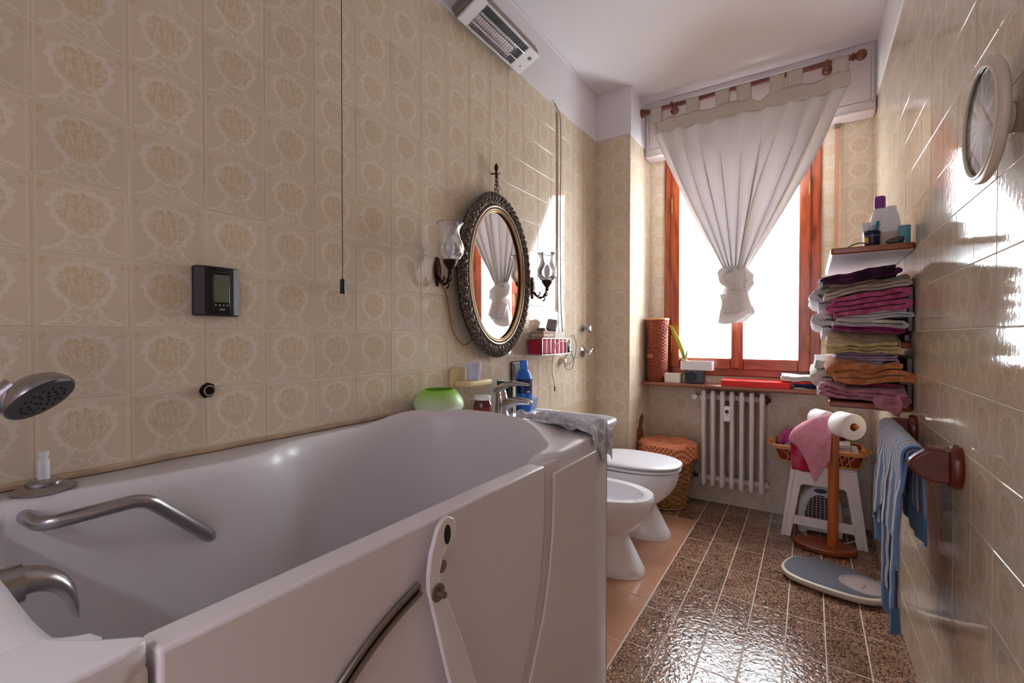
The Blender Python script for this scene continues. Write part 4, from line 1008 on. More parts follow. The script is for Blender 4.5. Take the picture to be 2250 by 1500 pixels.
lb = MB().lathe([(.0404, .085), (.0404, .154)], (.105, 1.865, BZ), 36, cap0=False, cap1=False).build('label_band', plain('navy_label', S(16, 38, 96), .3, var=.3, vscale=60), sb)
for k, (a0, a1, z0, z1) in enumerate(((-38, -12, .089, .098), (-40, -14, .120, .123), (-44, -8, .128, .1305), (-36, -18, .106, .1085))):
    pm = MB().grid(6, 1, lambda u, v: (.105 + .0408 * math.cos(math.radians(lerp(a0, a1, u))), 1.865 + .0408 * math.sin(math.radians(lerp(a0, a1, u))), BZ + lerp(z0, z1, v)))
    pm.build('print_mark', plain('print_pale' + str(k), S(206, 214, 226) if k == 0 else S(70, 110, 170), .4), lb)
ct = thing('plastic_tub', 'clear bluish plastic tub behind the shampoo bottle', 'tub', (.095, 1.945, BZ))
MB().lathe([(.034, .0015), (.038, .004), (.045, .055), (.048, .056)], (.095, 1.925, BZ), 32, cap1=False).build('tub_wall', M['cplastic'], ct, solid=.0012)
# grey floor cloth thrown over the tub corner
cl = MB()
def cloth(u, v):
    # u from the washbasin corner towards the aisle, then hanging; v across the tub end
    L = .34; s = u * .44; drop = max(0, s - L); t = min(1, s / L)
    y = lerp(lerp(1.285, 1.205, t), lerp(1.500, 1.395, t), v) + .016 * nz(u * 3, v * 3)
    x = lerp(.425, .734, t) - .05 * v * (1 - t)
    z = ZR + .012 + .016 * abs(math.sin(v * 7 + u * 4)) + .012 * nz(u * 6, v * 7, 2) + .006 * nz(u * 15, v * 17, 5)
    z += .022 * math.exp(-((u - .18) / .10) ** 2) * math.exp(-((v - .75) / .2) ** 2)
    z -= max(0, y - 1.345) * .42
    if drop > 0:
        k = drop / (.44 - L); w_ = sstep(.15, .6, v)
        x = .738 + .007 * math.sin(v * 15) + .005 * nz(v * 9, 4); y = lerp(1.215, 1.352, v) + .01 * nz(v * 5, drop * 20); z = ZR + .006 - k * (.028 + .060 * w_ + .012 * math.sin(v * 14))
    return (x, y, z)
cl.grid(60, 30, cloth)
tag(cl.build('floor_cloth', terry('grey_rag', S(176, 177, 186), S(212, 212, 219), 60), None, smooth=180, solid=.004, sub=1), 'crumpled grey cleaning cloth draped over the bathtub corner', 'cloth')
# ------------------------------------------------------------------ curtain and rod
RZ, RY = 2.722, 3.20
rod = thing('curtain_rod', 'dark turned-wood curtain rod with ball finials under the ceiling', 'curtain rod', (.87, RY, RZ))
MB().lathe([(.0145, .30), (.0145, 1.445)], (0, RY, RZ), 20, 'X').build('pole', M['rodwood'], rod)
for x, s in ((.300, -1), (1.445, 1)):
    prof = [(.016, 0), (.021, .004), (.021, .010), (.013, .014), (.017, .018), (.026, .028), (.029, .042), (.025, .056), (.012, .066), (0, .068)]
    MB().lathe([(r, s * h) for r, h in prof], (x, RY, RZ), 22, 'X').build('finial', M['rodwood'], rod)
for x in (.462, 1.332):
    b = MB().tube([(x + .017 * math.cos(2 * pi * k / 20) * 0, RY + .021 * math.cos(2 * pi * k / 20), RZ + .021 * math.sin(2 * pi * k / 20)) for k in range(20)], .007, 8, closed=True).build('bracket_ring', M['rodwood'], rod)
    MB().lathe([(.010, .02), (.012, .035), (.009, .045), (.015, .060), (.026, .070), (.027, .085)], (x, RY, RZ), 18, 'Y').build('bracket_arm', M['rodwood'], rod)
cur = thing('curtain', 'white cotton tab-top curtain gathered and tied in a knot before the window', 'curtain', (.856, RY, 1.24))
tabs = [(.322, .397), (.556, .639), (.736, .821), (.861, .942), (1.041, 1.120), (1.132, 1.212), (1.353, 1.430)]
def ztop(x): return 2.648 + .014 * sstep(1.2, 1.42, x) - .042 * math.exp(-((x - .985) / .040) ** 2) - .010 * math.exp(-((x - .70) / .05) ** 2) - .014 * math.exp(-((x - 1.28) / .07) ** 2)
for a, b in tabs:
    def tabf(u, v, a=a, b=b):
        x = lerp(a, b, u)
        t = v * 2 - 1; ang = pi * abs(t)
        if abs(t) < .35:
            aa = (t / .35) * pi / 2; return (x, RY - .0175 * math.sin(aa), RZ + .0175 * math.cos(aa))
        k = (abs(t) - .35) / .65; z = lerp(RZ, ztop(x) - .012, k); return (x, RY - math.copysign(lerp(.0175, .003, k), t), z)
    MB().grid(4, 26, tabf).build('tab', M['sheer2'], cur, smooth=180, solid=.0015)
# cloth param: u across, v down to the knot
def pleat(u):
    return (math.sin(u * 2 * pi * 7 + 1.2 * math.sin(u * 9)) * .6 + .5 * math.sin(u * 2 * pi * 13 + 2) * .5 + .5 * nz(u * 11, 5.5))
NF = 9
def body(u, v):
    xt = .338 + u * 1.094
    xk = .856 + (u - .5) * .125
    x = lerp(xt, xk, v ** 1.02)
    x -= (.018 if u < .5 else -.018) * math.sin(pi * v) * abs(2 * u - 1) ** 3
    z0 = ztop(xt) - .080 + .03 * math.exp(-((xt - .985) / .040) ** 2)
    z = lerp(z0, 1.575, v)
    wl = lerp(1.094, .125, v) / NF                               # cloth available per fold at this height
    ph = 2 * pi * NF * u + 1.3 * math.sin(u * 7) + .5 * nz(u * 6, v * 1.5, 3)
    fold = sstep(.02, .35, v) * (.75 + .5 * nz(u * 5, 2.2))
    x += 1.75 * wl / (2 * pi) * math.sin(ph) * fold
    y = RY + lerp(.008, .026, sstep(0, .4, v)) * math.cos(ph) + .006 * nz(u * 18, v * 3)
    # heavy double fold on the right part of the cloth
    y -= .050 * math.exp(-((u - .72) / .06) ** 2) * sstep(.12, .8, v)
    x -= .040 * math.exp(-((u - .74) / .06) ** 2) * math.sin(pi * v) 
    return (x, y, z)
MB().grid(300, 60, body).build('cloth', M['sheer'], cur, smooth=180, solid=.0008)
def head(u, v):
    xt = .330 + u * 1.106; z = ztop(xt) - v * (.092 - .035 * math.exp(-((xt - .985) / .040) ** 2)); return (xt + .004 * math.sin(v * 3) + (.020 if u < .02 else 0) * v, RY + pleat(u) * .006 - .0035 + .004 * math.sin(u * 40), z)
MB().grid(160, 6, head).build('header_band', M['sheer2'], cur, smooth=180, solid=.0022)
# knot: a wrapped loop over the gathered cloth and the tail below it
def wrap(u, v):
    a = 2 * pi * u; b = 2 * pi * v
    R, r = .042, .033 * (1 + .12 * math.sin(a * 2 + 1))
    px = (R + r * math.cos(b) * .8) * math.cos(a); py = (R * .7 + r * math.cos(b) * .8) * math.sin(a); pz = r * 1.7 * math.sin(b)
    g = .004 * math.sin(b * 4 + a * 2) + .005 * nz(px * 40, py * 40, pz * 40)
    px, py = px * (1 + g * 10), py * (1 + g * 10)
    p = Matrix.Rotation(math.radians(-24), 3, 'Y') @ Vector((px, py, pz * 1.0))
    return (p.x + .852, p.y + RY - .012, p.z + 1.515)
MB().grid(64, 32, wrap).build('knot_wrap', M['sheer'], cur, smooth=180)
def core(u, v):
    a = 2 * pi * u; r = lerp(.066, .036, sstep(0, .35, v)); r = lerp(r, .052, sstep(.5, 1, v))
    k = 1 + .13 * math.sin(a * 9 + v * 3); return (.856 + r * k * math.cos(a), RY - .004 + r * .62 * k * math.sin(a), lerp(1.60, 1.44, v))
MB().grid(72, 16, core).build('knot_core', M['sheer'], cur, smooth=180)
for nm_, pts_, r_ in (('knot_loop', [(.822, RY - .01, 1.560), (.800, RY - .028, 1.582), (.782, RY - .034, 1.556), (.790, RY - .036, 1.515), (.825, RY - .045, 1.475), (.868, RY - .04, 1.452)], .023),
                      ('knot_loop', [(.905, RY - .005, 1.572), (.934, RY - .022, 1.545), (.944, RY - .026, 1.505), (.940, RY - .020, 1.470), (.925, RY, 1.445)], .024)):
    P_ = spline(pts_, 20); MB().tube(P_, [r_ * (1 + .16 * math.sin(k * 1.1) + .10 * nz(k * .9, 2)) * (.6 + .4 * math.sin(pi * min(1, (k + 2) / 22))) for k in range(21)], 16).build(nm_, M['sheer'], cur, smooth=180)
def tongue(u, v):
    a = 2 * pi * u; h = math.sin(pi * (.04 + .92 * v)) ** .6; g = 1 + .08 * math.sin(a * 4 + v * 5)
    return (.868 + .032 * h * g * math.cos(a) + .012 * v, RY - .040 + .026 * h * g * math.sin(a), lerp(1.585, 1.440, v))
MB().grid(40, 20, tongue).build('knot_tongue', M['sheer'], cur, smooth=180)
def tail(u, v):
    a = 2 * pi * u
    rx = lerp(.056, .100, v ** .8); ry = lerp(.040, .062, v)
    k = 1 + .10 * math.sin(a * 5 + 2 * v) * v + .10 * nz(math.cos(a) * 2.5, math.sin(a) * 2.5, v * 3)
    z = lerp(1.490, 1.262, v) + v * (.020 * math.cos(a * 2 + .6) + .022 * math.cos(a) )
    return (.858 + rx * k * math.cos(a) + .004 * v, RY - .004 + ry * k * math.sin(a), z)
MB().grid(96, 24, tail).build('tail', M['sheer'], cur, smooth=180, solid=.001)
def flap(u, v):
    x = lerp(.790, .942, u) + (v - .5) * .03; z = lerp(1.425 + .02 * u, 1.300 + .03 * u, v) - .012 * math.sin(u * pi)
    return (x, RY - .052 - .018 * v - .012 * math.sin(u * pi) + .004 * math.sin(u * 14), z)
MB().grid(24, 14, flap).build('turned_hem', M['sheer'], cur, smooth=180, solid=.006)

# ------------------------------------------------------------------ window sill things
SZ = .8345
def weave(cx, cy, prof, z0, z1, rows, stakes, r, amp):
    """woven wall: rods passing alternately in front of and behind upright stakes"""
    m = MB(); n = stakes * 4
    for i in range(rows):
        v = (i + .5) / rows; z = lerp(z0 + r, z1 - r, i / (rows - 1)); R = prof(v); sg = 1 if i % 2 else -1
        m.tube([(cx + (R + sg * amp * math.cos(pi * k / 4)) * math.cos(2 * pi * k / n), cy + (R + sg * amp * math.cos(pi * k / 4)) * math.sin(2 * pi * k / n), z + .0012 * nz(k * .7, i * 3.1)) for k in range(n)], r, 6, closed=True)
    for k in range(stakes):
        a = 2 * pi * k / stakes; m.tube([(cx + prof(v) * math.cos(a), cy + prof(v) * math.sin(a), lerp(z0, z1, v)) for v in (0, .25, .5, .75, 1)], r * .7, 6)
    return m
vs = thing('wicker_vase', 'tall red-brown wicker vase with pale flared rim on the window sill', 'vase', (.335, 3.325, SZ))
weave(.335, 3.325, lambda v: .063 + .006 * v + .005 * sstep(.85, 1, v), SZ + .0005, 1.277, 38, 22, .0060, .0035).build('woven_wall', M['wicker'], vs, smooth=180)['kind'] = 'stuff'
MB().tube([(.335 + .078 * math.cos(2 * pi * k / 40), 3.325 + .078 * math.sin(2 * pi * k / 40), 1.279) for k in range(40)], .006, 8, closed=True).build('rim', M['cane'], vs)
MB().lathe([(.058, 0), (.058, .006), (0, .006)], (.335, 3.325, SZ + .0005), 24).build('base', M['wicker'], vs)
for s in (-1, 1):
    MB().tube(spline([(.305, 3.258, 1.015), (.305 + s * .010, 3.254, 1.026), (.305 + s * .017, 3.254, 1.018), (.305 + s * .010, 3.254, 1.006), (.305, 3.258, 1.013)], 12), .0035, 6).build('pink_bow', plain('pink_ribbon' + str(s), S(226, 150, 150), .6), vs)
bx = MB(); bx.loft([[(x, y, z) for x, y in rrect(.407, .512, 3.245, 3.335, .004)] for z in (SZ + .0005, .897)], True, True, False)
bx.loft([[(x, y, z) for x, y in rrect(.4095, .5095, 3.2475, 3.3325, .003)] for z in (.897, SZ + .006)], True, False, True)
tag(bx.build('card_box', M['card'], None, smooth=0), 'open white card box on the sill beside the wicker vase', 'box')
fan = thing('air_purifier', 'small black device with round vent grille on the window sill', 'appliance', (.600, 3.30, SZ))
MB().loft([[(x, y, z) for x, z in rrect(.538, .660, SZ + .0005, .924, .012)] for y in (3.262, 3.335)], True, True, True).build('body', plain('slate_plastic', S(72, 74, 84), .4), fan, bevel=.004)
for k in range(10):
    a = 2 * pi * k / 10
    o_ = [(.580 + r * math.cos(a + d), .880 + r * math.sin(a + d)) for r, d in ((.010, -.22), (.030, -.17), (.030, .17), (.010, .22))]
    MB().prism(o_, 3.2585, 3.2625, 'Y').build('vent_blade', M['black'], fan, smooth=0)
MB().tube([(.580 + .034 * math.cos(2 * pi * k / 28), 3.261, .880 + .034 * math.sin(2 * pi * k / 28)) for k in range(28)], .002, 6, closed=True).build('vent_ring', M['black'], fan)
ty = thing('planter_tray', 'white plastic tray planter resting on the small black device', 'planter', (.610, 3.31, .9255))
tr_ = MB(); tr_.loft([[(x, y, z) for x, y in rrect(.508, .712, 3.270, 3.355, .008)] for z in (.9255, .986)], True, True, False)
tr_.loft([[(x, y, z) for x, y in rrect(.511, .709, 3.273, 3.352, .007)] for z in (.986, .940)], True, False, True)
tr_.build('trough', M['white_p'], ty, smooth=30)
MB().grid(16, 8, lambda u, v: (lerp(.513, .707, u), lerp(3.275, 3.350, v), .972 + .006 * nz(u * 20, v * 12))).build('soil', plain('potting_bark', S(150, 104, 80), .95, var=.5, vscale=70), ty)
pl = thing('orchid_plant', 'potted plant with one long arching yellow-green leaf in the white tray', 'plant', (.530, 3.32, .975))
def leaf(path, wd, up=Vector((0, 0, 1))):
    P = spline(path, 20); 
    def f(u, v):
        i = v * 20; k = min(int(i), 19); p = P[k].lerp(P[k + 1], i - k); w_ = wd * math.sin(pi * min(1, .12 + .88 * v) ** .8) ** .6 if v < 1 else 0
        return (p.x + (u - .5) * w_ * .9, p.y - (u - .5) * w_ * .3 + .004 * abs(u - .5), p.z + abs(u - .5) * w_ * .35)
    return MB().grid(4, 24, f)
leaf([(.528, 3.31, .975), (.515, 3.31, 1.03), (.490, 3.312, 1.10), (.455, 3.318, 1.175), (.425, 3.33, 1.225), (.400, 3.34, 1.24)], .034).build('leaf', M['green_leaf'], pl, smooth=180, solid=.0015)
leaf([(.530, 3.31, .975), (.540, 3.305, 1.02), (.545, 3.30, 1.06)], .020).build('leaf', plain('pale_leaf', S(172, 186, 150), .5), pl, smooth=180, solid=.0012)
leaf([(.524, 3.31, .975), (.520, 3.30, 1.03), (.527, 3.30, 1.075)], .010).build('leaf', plain('dry_leaf', S(150, 130, 90), .6), pl, smooth=180, solid=.0012)
for k, e in enumerate((((.545, 3.285, .995), (.560, 3.28, .985), (.575, 3.28, .978)), ((.518, 3.285, 1.0), (.505, 3.28, 1.004), (.497, 3.28, .996)))):
    MB().tube(spline([(.530, 3.30, .985)] + list(e), 8), .004, 6).build('aerial_root', plain('root_pale' + str(k), S(222, 212, 190), .6), pl)
MB().lathe([(.012, 0), (.016, .010), (.010, .022), (0, .024)], (.530, 3.305, .972), 10).build('pseudobulb', plain('bulb_brown', S(150, 90, 66), .6), pl)
rb = thing('red_flat_box', 'flat bright red gift box lying on the window sill', 'box', (.966, 3.30, SZ))
MB().box(.775, 1.158, 3.226, 3.372, SZ + .0005, .860).build('box_base', M['redbox'], rb, bevel=.002)
MB().box(.773, 1.160, 3.224, 3.374, .848, .873).build('box_lid', M['redbox'], rb, bevel=.003)

# folded cloths: a serpentine of layers extruded along y
def folded(x0, x1, y0, y1, z0, z1, layers, seed, tilt=0.0, wob=.010, jit=.014, droop=0.0, rag=.024, full=.53):
    rnd = random.Random(seed); m = MB(); pit = (z1 - z0) / layers; pts = []
    xs_ = [(x0 + rnd.uniform(-jit, jit), x1 + rnd.uniform(-jit, jit)) for _ in range(layers)]
    for L in range(layers):
        a, b = xs_[L]; 
        nb = xs_[L + 1] if L + 1 < layers else None
        zc = z0 + pit * (L + .5); r = pit / 2
        rng = range(15)
        for k in rng:
            t = k / 14; t = t if L % 2 == 0 else 1 - t; pts.append((lerp(a + r, b - r, t), zc, L))
        if nb is not None:
            cxx = (b - r) if L % 2 == 0 else (a + r); sg = 1 if L % 2 == 0 else -1
            for k in range(1, 6):
                an = -pi / 2 + pi * k / 6; pts.append((cxx + sg * r * math.cos(an) * 1.1, zc + r + r * math.sin(an), L + .5))
    n = len(pts); lf, rt_ = [], []
    for i, p in enumerate(pts):
        q0, q1 = pts[max(0, i - 1)], pts[min(n - 1, i + 1)]; dx, dz = q1[0] - q0[0], q1[1] - q0[1]; l = math.hypot(dx, dz) or 1
        nx, nz_ = -dz / l, dx / l; h = pit * full
        lf.append((p[0] + nx * h, p[1] + nz_ * h, p[2])); rt_.append((p[0] - nx * h, p[1] - nz_ * h, p[2]))
    outline = lf + rt_[::-1]; NY = 14; rings = []
    for j in range(NY + 1):
        v = j / NY; ring = []
        for (x, z, L) in outline:
            y = lerp(y0, y1, v) + (1 - 2 * v) * rag * nz(x * 16, L * .8, seed)
            dz = tilt * (x - (x0 + x1) / 2) + wob * nz(x * 9, y * 8, seed + z * 9) + .35 * wob * nz(x * 31, y * 25, seed + z * 14)
            if droop: dz -= droop * sstep(.35, 0, v) * (.6 + .6 * abs(nz(x * 7, seed)))
            e = math.sin(min(1, min(v, 1 - v) * 9) * pi / 2); zc = z0 + (int(L) + .5) * pit
            ring.append((x + .35 * wob * nz(y * 14, z * 20, seed), y, zc + (z - zc) * lerp(.72, 1, e) + dz))
        rings.append(ring)
    m.loft(rings, True, True, True); return m
def towel(name, label, col, col2, args, group, seed, kind='towel', vs_=40, **kw):
    o = folded(*args, seed, **kw).build(name, terry(name + '_cloth', col, col2, vs_), None, smooth=65, sub=0)
    return tag(o, label, kind, group)
towel('folded_cloth', 'beige folded cloth, lowest of the small stack on the window sill', S(196, 180, 160), S(214, 198, 180), (1.185, 1.392, 3.245, 3.37, SZ, .846, 1), 'cloths stacked on the window sill', 1)
towel('folded_cloth', 'navy blue folded cloth in the small stack on the window sill', S(24, 36, 92), S(44, 50, 110), (1.178, 1.392, 3.245, 3.37, .8465, .868, 2), 'cloths stacked on the window sill', 2)
towel('folded_cloth', 'red folded cloth under the white one on the window sill', S(196, 40, 40), S(216, 70, 60), (1.175, 1.392, 3.245, 3.37, .8685, .884, 1), 'cloths stacked on the window sill', 3)
towel('folded_cloth', 'white folded cloth topmost of the stack on the window sill', S(226, 222, 220), S(240, 236, 234), (1.105, 1.392, 3.245, 3.37, .8845, .918, 2), 'cloths stacked on the window sill', 4, wob=.010)

# ------------------------------------------------------------------ shelf unit with towels
SY0, SY1, SX0 = 2.114, 2.82, 1.321
shf = thing('wall_shelf', 'brown wall shelf unit with three tiers holding toiletries and towels', 'shelf', (1.45, 2.46, .885))
for nm, z, y0, x0 in (('top_board', 1.466, SY0, SX0), ('middle_board', 1.112, 2.17, 1.345), ('bottom_board', .886, SY0 + .016, SX0)):
    out = [(x, y) for x, y in rrect(x0, RX - .001, y0, SY1, .010, 4)]
    MB().loft([[(x, y, zz) for x, y in out] for zz in (z, z + .024)], True, True, True).build(nm, M['shelfwood'], shf, bevel=.005)
MB().box(SX0 + .006, RX - .004, SY0 + .006, SY1 - .006, 1.4635, 1.4665).build('underside_laminate', M['lam'], shf, smooth=0)
MB().box(SX0 + .006, RX - .004, SY0 + .022, SY1 - .006, .8835, .8865).build('underside_laminate', M['lam'], shf, smooth=0)
dkw = wood('dark_shelf_wood', S(52, 18, 16), S(74, 28, 22), .35, 'Y', 9)
for z0, z1, y0 in ((1.175, 1.33, 2.135), (1.136, 1.165, 2.20), (.910, 1.08, 2.135)):
    MB().box(RX - .018, RX - .001, y0, SY1 - .02, z0, z1).build('back_rail', dkw, shf, bevel=.003)
GU, GL = 'towels on the middle shelf tier', 'towels on the lowest shelf tier'
towel('folded_towel', 'mustard yellow towel, lowest of the upper pile, drooping over the shelf edge', S(192, 168, 112), S(218, 198, 148), (1.308, 1.525, 2.10, 2.60, 1.138, 1.178, 3), GU, 11, droop=.065, wob=.018)
towel('folded_towel', 'magenta purple towel between the yellow one and the white striped one', S(126, 24, 82), S(158, 50, 110), (1.325, 1.530, 2.105, 2.62, 1.172, 1.196, 2), GU, 12, tilt=-.10, wob=.008)
towel('folded_towel', 'white towel with grey green border above the magenta purple one', S(196, 190, 184), S(220, 214, 208), (1.330, 1.535, 2.105, 2.62, 1.192, 1.222, 2), GU, 13, tilt=-.08, vs_=18)
towel('folded_towel', 'white and pale blue towel pushed back beneath the pink one', S(186, 196, 214), S(222, 216, 212), (1.355, 1.556, 2.115, 2.62, 1.218, 1.248, 3), GU, 14, tilt=.06, vs_=14)
towel('folded_towel', 'raspberry pink towel in four thick folds in the upper pile', S(178, 72, 116), S(206, 104, 146), (1.312, 1.560, 2.095, 2.64, 1.240, 1.318, 4), GU, 15, tilt=.14, wob=.014)
towel('folded_towel', 'beige sheet folded flat on top of the raspberry pink towel', S(190, 172, 158), S(206, 190, 176), (1.300, 1.552, 2.10, 2.64, 1.316, 1.338, 2), GU, 16, tilt=.16, wob=.014)
towel('folded_towel', 'taupe grey cloth lying under the dark purple one', S(140, 122, 106), S(166, 148, 130), (1.300, 1.540, 2.12, 2.62, 1.338, 1.362, 2), GU, 17, tilt=.13, wob=.015)
towel('folded_towel', 'dark aubergine purple cloth at the very top of the towel pile', S(58, 18, 48), S(86, 40, 76), (1.298, 1.520, 2.13, 2.55, 1.360, 1.396, 3), GU, 18, tilt=.11, wob=.018)
towel('folded_towel', 'white flowered towel on the window side of the upper pile, higher one', S(214, 212, 220), S(236, 232, 236), (1.268, 1.335, 2.30, 2.70, 1.255, 1.345, 3), GU, 19, wob=.016, vs_=60)
towel('folded_towel', 'white terry towel on the window side of the upper pile, lower one', S(222, 216, 222), S(240, 236, 240), (1.272, 1.345, 2.28, 2.70, 1.150, 1.252, 3), GU, 20, wob=.018, vs_=60)
towel('folded_towel', 'dusty rose towel hanging over the lowest shelf edge', S(176, 106, 124), S(204, 140, 154), (1.292, 1.545, 2.095, 2.60, .924, .972, 3), GL, 21, wob=.022, tilt=-.03, droop=.004)
towel('folded_towel', 'thin crimson towel pressed between the rose and orange ones', S(124, 22, 58), S(146, 40, 76), (1.350, 1.535, 2.115, 2.60, .971, .984, 1), GL, 22)
towel('folded_towel', 'rust orange towel with rolled end in the lower pile', S(190, 112, 66), S(214, 146, 98), (1.312, 1.550, 2.095, 2.62, .984, 1.058, 3), GL, 23, wob=.028)
towel('folded_towel', 'lilac towel topmost of the lower pile under the middle tier', S(176, 150, 176), S(206, 186, 204), (1.350, 1.515, 2.15, 2.62, 1.058, 1.106, 5), GL, 24, wob=.006)
towel('folded_towel', 'cream white bath towel on the window side of the lower pile', S(218, 212, 204), S(236, 230, 224), (1.270, 1.350, 2.28, 2.70, .915, 1.070, 4), GL, 25, wob=.018, vs_=60)
# drooping corner of the rose towel
def droopf(u, v): return (lerp(1.455, 1.525, u) + .012 * math.sin(v * 4) * (u - .5), 2.088 - .005 * math.sin(v * pi) + .006 * math.sin(u * 9 + v * 2), lerp(.945, .900 - .032 * u ** 2 + .02 * max(0, u - .8), v))
MB().grid(16, 10, droopf).build('hanging_corner', terry('rose_corner', S(176, 106, 124), S(204, 140, 154)), bpy.data.objects['folded_towel.010'], smooth=180, solid=.006)

TZ = 1.4915
lo_ = thing('lotion_bottle', 'white lotion bottle with purple flip cap on the top shelf', 'bottle', (1.480, 2.255, TZ))
MB().loft([sell(1.480, 2.255, a, b, TZ + z, 28, 2.3) for a, b, z in ((.026, .018, 0), (.029, .021, .004), (.029, .021, .11), (.025, .019, .135), (.017, .015, .155), (.014, .013, .158))], True, True, True).build('bottle_body', M['white_p'], lo_, smooth=50)
MB().loft([sell(1.480, 2.255, a, b, TZ + z, 24, 2.4) for a, b, z in ((.0165, .015, .157), (.018, .016, .160), (.018, .016, .198), (.015, .014, .204))], True, True, True).build('cap', plain('purple_cap', S(132, 52, 140), .35), lo_)
MB().loft([sell(1.480, 2.255, .0295, .0215, TZ + z, 28, 2.3) for z in (.03, .095)], True).build('label', plain('lotion_label', S(150, 176, 196), .4, var=.5, vscale=40), lo_)
wb_ = thing('soap_bottle', 'white tapering soap bottle with beige label in front of the purple-capped one', 'bottle', (1.508, 2.205, TZ))
MB().loft([sell(1.508, 2.205, a, b, TZ + z, 28, 2.3) for a, b, z in ((.030, .020, 0), (.033, .022, .004), (.032, .022, .06), (.025, .018, .11), (.0165, .014, .135), (.016, .0135, .150), (.010, .010, .152))], True, True, True).build('bottle_body', M['white_p'], wb_, smooth=50)
MB().loft([sell(1.508, 2.205, .0335, .0225, TZ + z, 28, 2.3) for z in (.008, .055)], True).build('label', plain('beige_label', S(206, 188, 168), .5, var=.25, vscale=60), wb_)
tu = thing('white_tube', 'slim white cream tube standing left of the purple-capped bottle', 'tube', (1.442, 2.27, TZ))
MB().loft([sell(1.442, 2.27, a, b, TZ + z, 20, 2.2) for a, b, z in ((.013, .012, 0), (.014, .013, .002), (.014, .012, .08), (.015, .004, .112), (.015, .002, .114))], True, True, True).build('tube_body', M['white_p'], tu)
bj = thing('cream_jar', 'navy cream jar with small yellow label on the top shelf edge', 'jar', (1.448, 2.155, TZ))
navy = plain('navy_plastic', S(16, 24, 62), .3)
MB().lathe([(.023, .0005), (.0245, .003), (.0245, .036)], (1.448, 2.155, TZ), 30).build('jar_body', navy, bj)
MB().lathe([(.0255, .038), (.026, .040), (.026, .053), (.024, .056), (0, .056)], (1.448, 2.155, TZ), 30).build('lid', navy, bj)
MB().lathe([(.0248, .0362), (.0248, .0378)], (1.448, 2.155, TZ), 30).build('seal_ring', plain('ring_grey', S(150, 156, 170), .3), bj)
MB().grid(6, 1, lambda u, v: (1.448 + .0249 * math.cos(math.radians(lerp(195, 240, u))), 2.155 + .0249 * math.sin(math.radians(lerp(195, 240, u))), TZ + lerp(.009, .031, v))).build('yellow_label', plain('label_yellow', S(232, 184, 20), .4), bj)
for k, (dx, c, nm, lb_) in enumerate(((0.0, S(20, 130, 150), 'toothbrush', 'teal toothbrush leaning behind the navy cream jar'), (.012, S(232, 230, 232), 'toothbrush', 'white toothbrush leaning behind the navy cream jar'))):
    tb_ = MB().tube([(1.452 + dx, 2.19, TZ + .002), (1.462 + dx, 2.198, TZ + .055), (1.470 + dx * 1.3, 2.205, TZ + .10)], [.003, .0035, .0055], 8).build(nm, plain('brush' + str(k), c, .3), None)
    tag(tb_, lb_, 'toothbrush', 'toothbrushes on the top shelf')
dm = Matrix.Translation((1.513, 2.142, TZ + .014)) @ Matrix.Rotation(.45, 4, 'X') @ Matrix.Rotation(-.25, 4, 'Y')
tag(MB().lathe([(.0, -.004), (.025, -.004), (.028, 0), (.025, .004), (0, .004)], (0, 0, 0), 28, 'Z', dm, sy=.8).build('hand_mirror', M['dgrey'], None), 'black round compact lying on the top shelf', 'compact')
tl_ = thing('teal_glass', 'translucent teal plastic cup at the wall end of the top shelf', 'cup', (1.540, 2.165, TZ))
MB().lathe([(.0165, .0005), (.017, .003), (.018, .066)], (1.542, 2.165, TZ), 24, cap1=False).build('cup_wall', plain('teal_plastic', S(110, 190, 206), .15, trans=.35, coat=.3), tl_, solid=.0015)
tag(MB().tube(spline([(1.375, 2.150, TZ + .001), (1.390, 2.147, TZ + .010), (1.410, 2.142, TZ + .014), (1.430, 2.135, TZ + .010)], 10), .0022, 6).build('hair_clip', M['black'], None), 'thin black curved hair clip beside the navy cream jar', 'hair clip')

# ------------------------------------------------------------------ stool, tray and fan heater
stl = thing('plastic_stool', 'white plastic stool under the wicker tray by the window wall', 'stool', (1.335, 3.235, 0.0))
scx, scy, hb, htp, zs = 1.325, 3.235, .203, .152, .420
def corner(sx, sy, z):
    h = lerp(hb, htp, z / zs); return scx + sx * h, scy + sy * (h * .80)
for sx in (-1, 1):
    for sy in (-1, 1):
        rings = []
        for z in (0.0, .10, .25, .36, zs - .012):
            x, y = corner(sx, sy, z); wv = lerp(.050, .064, z / zs); t_ = .010
            rings.append([(x, y, z), (x - sx * wv * .33, y, z), (x - sx * wv * .40, y - sy * -.004 * -1, z), (x - sx * wv * .66, y, z), (x - sx * wv, y, z), (x - sx * wv, y - sy * t_, z), (x - sx * t_, y - sy * t_, z), (x - sx * t_, y - sy * wv, z), (x, y - sy * wv, z), (x, y - sy * wv * .5, z)])
        MB().loft(rings, True, True, True).build('leg', M['white_pp'], stl, bevel=.003)
for sy in (-1, 1):
    for z0, z1, nm in ((.285, zs - .004, 'apron'), (.075, .125, 'stretcher')):
        (xa0, ya0), (xa1, ya1) = corner(-1, sy, z0), corner(-1, sy, z1)
        (xb0, yb0), (xb1, yb1) = corner(1, sy, z0), corner(1, sy, z1); t_ = .008; i = .045
        pr = [(xa0 + i, ya0, z0)] + ([(xa0 + i + .03, ya0, z0 + .022), (xb0 - i - .03, yb0, z0 + .022)] if nm == 'apron' else []) + [(xb0 - i, yb0, z0), (xb1 - i, yb1, z1), (xa1 + i, ya1, z1)]
        MB().loft([pr, [(x, y - sy * t_, z) for x, y, z in pr]], True, True, True).build(nm, M['white_pp'], stl)
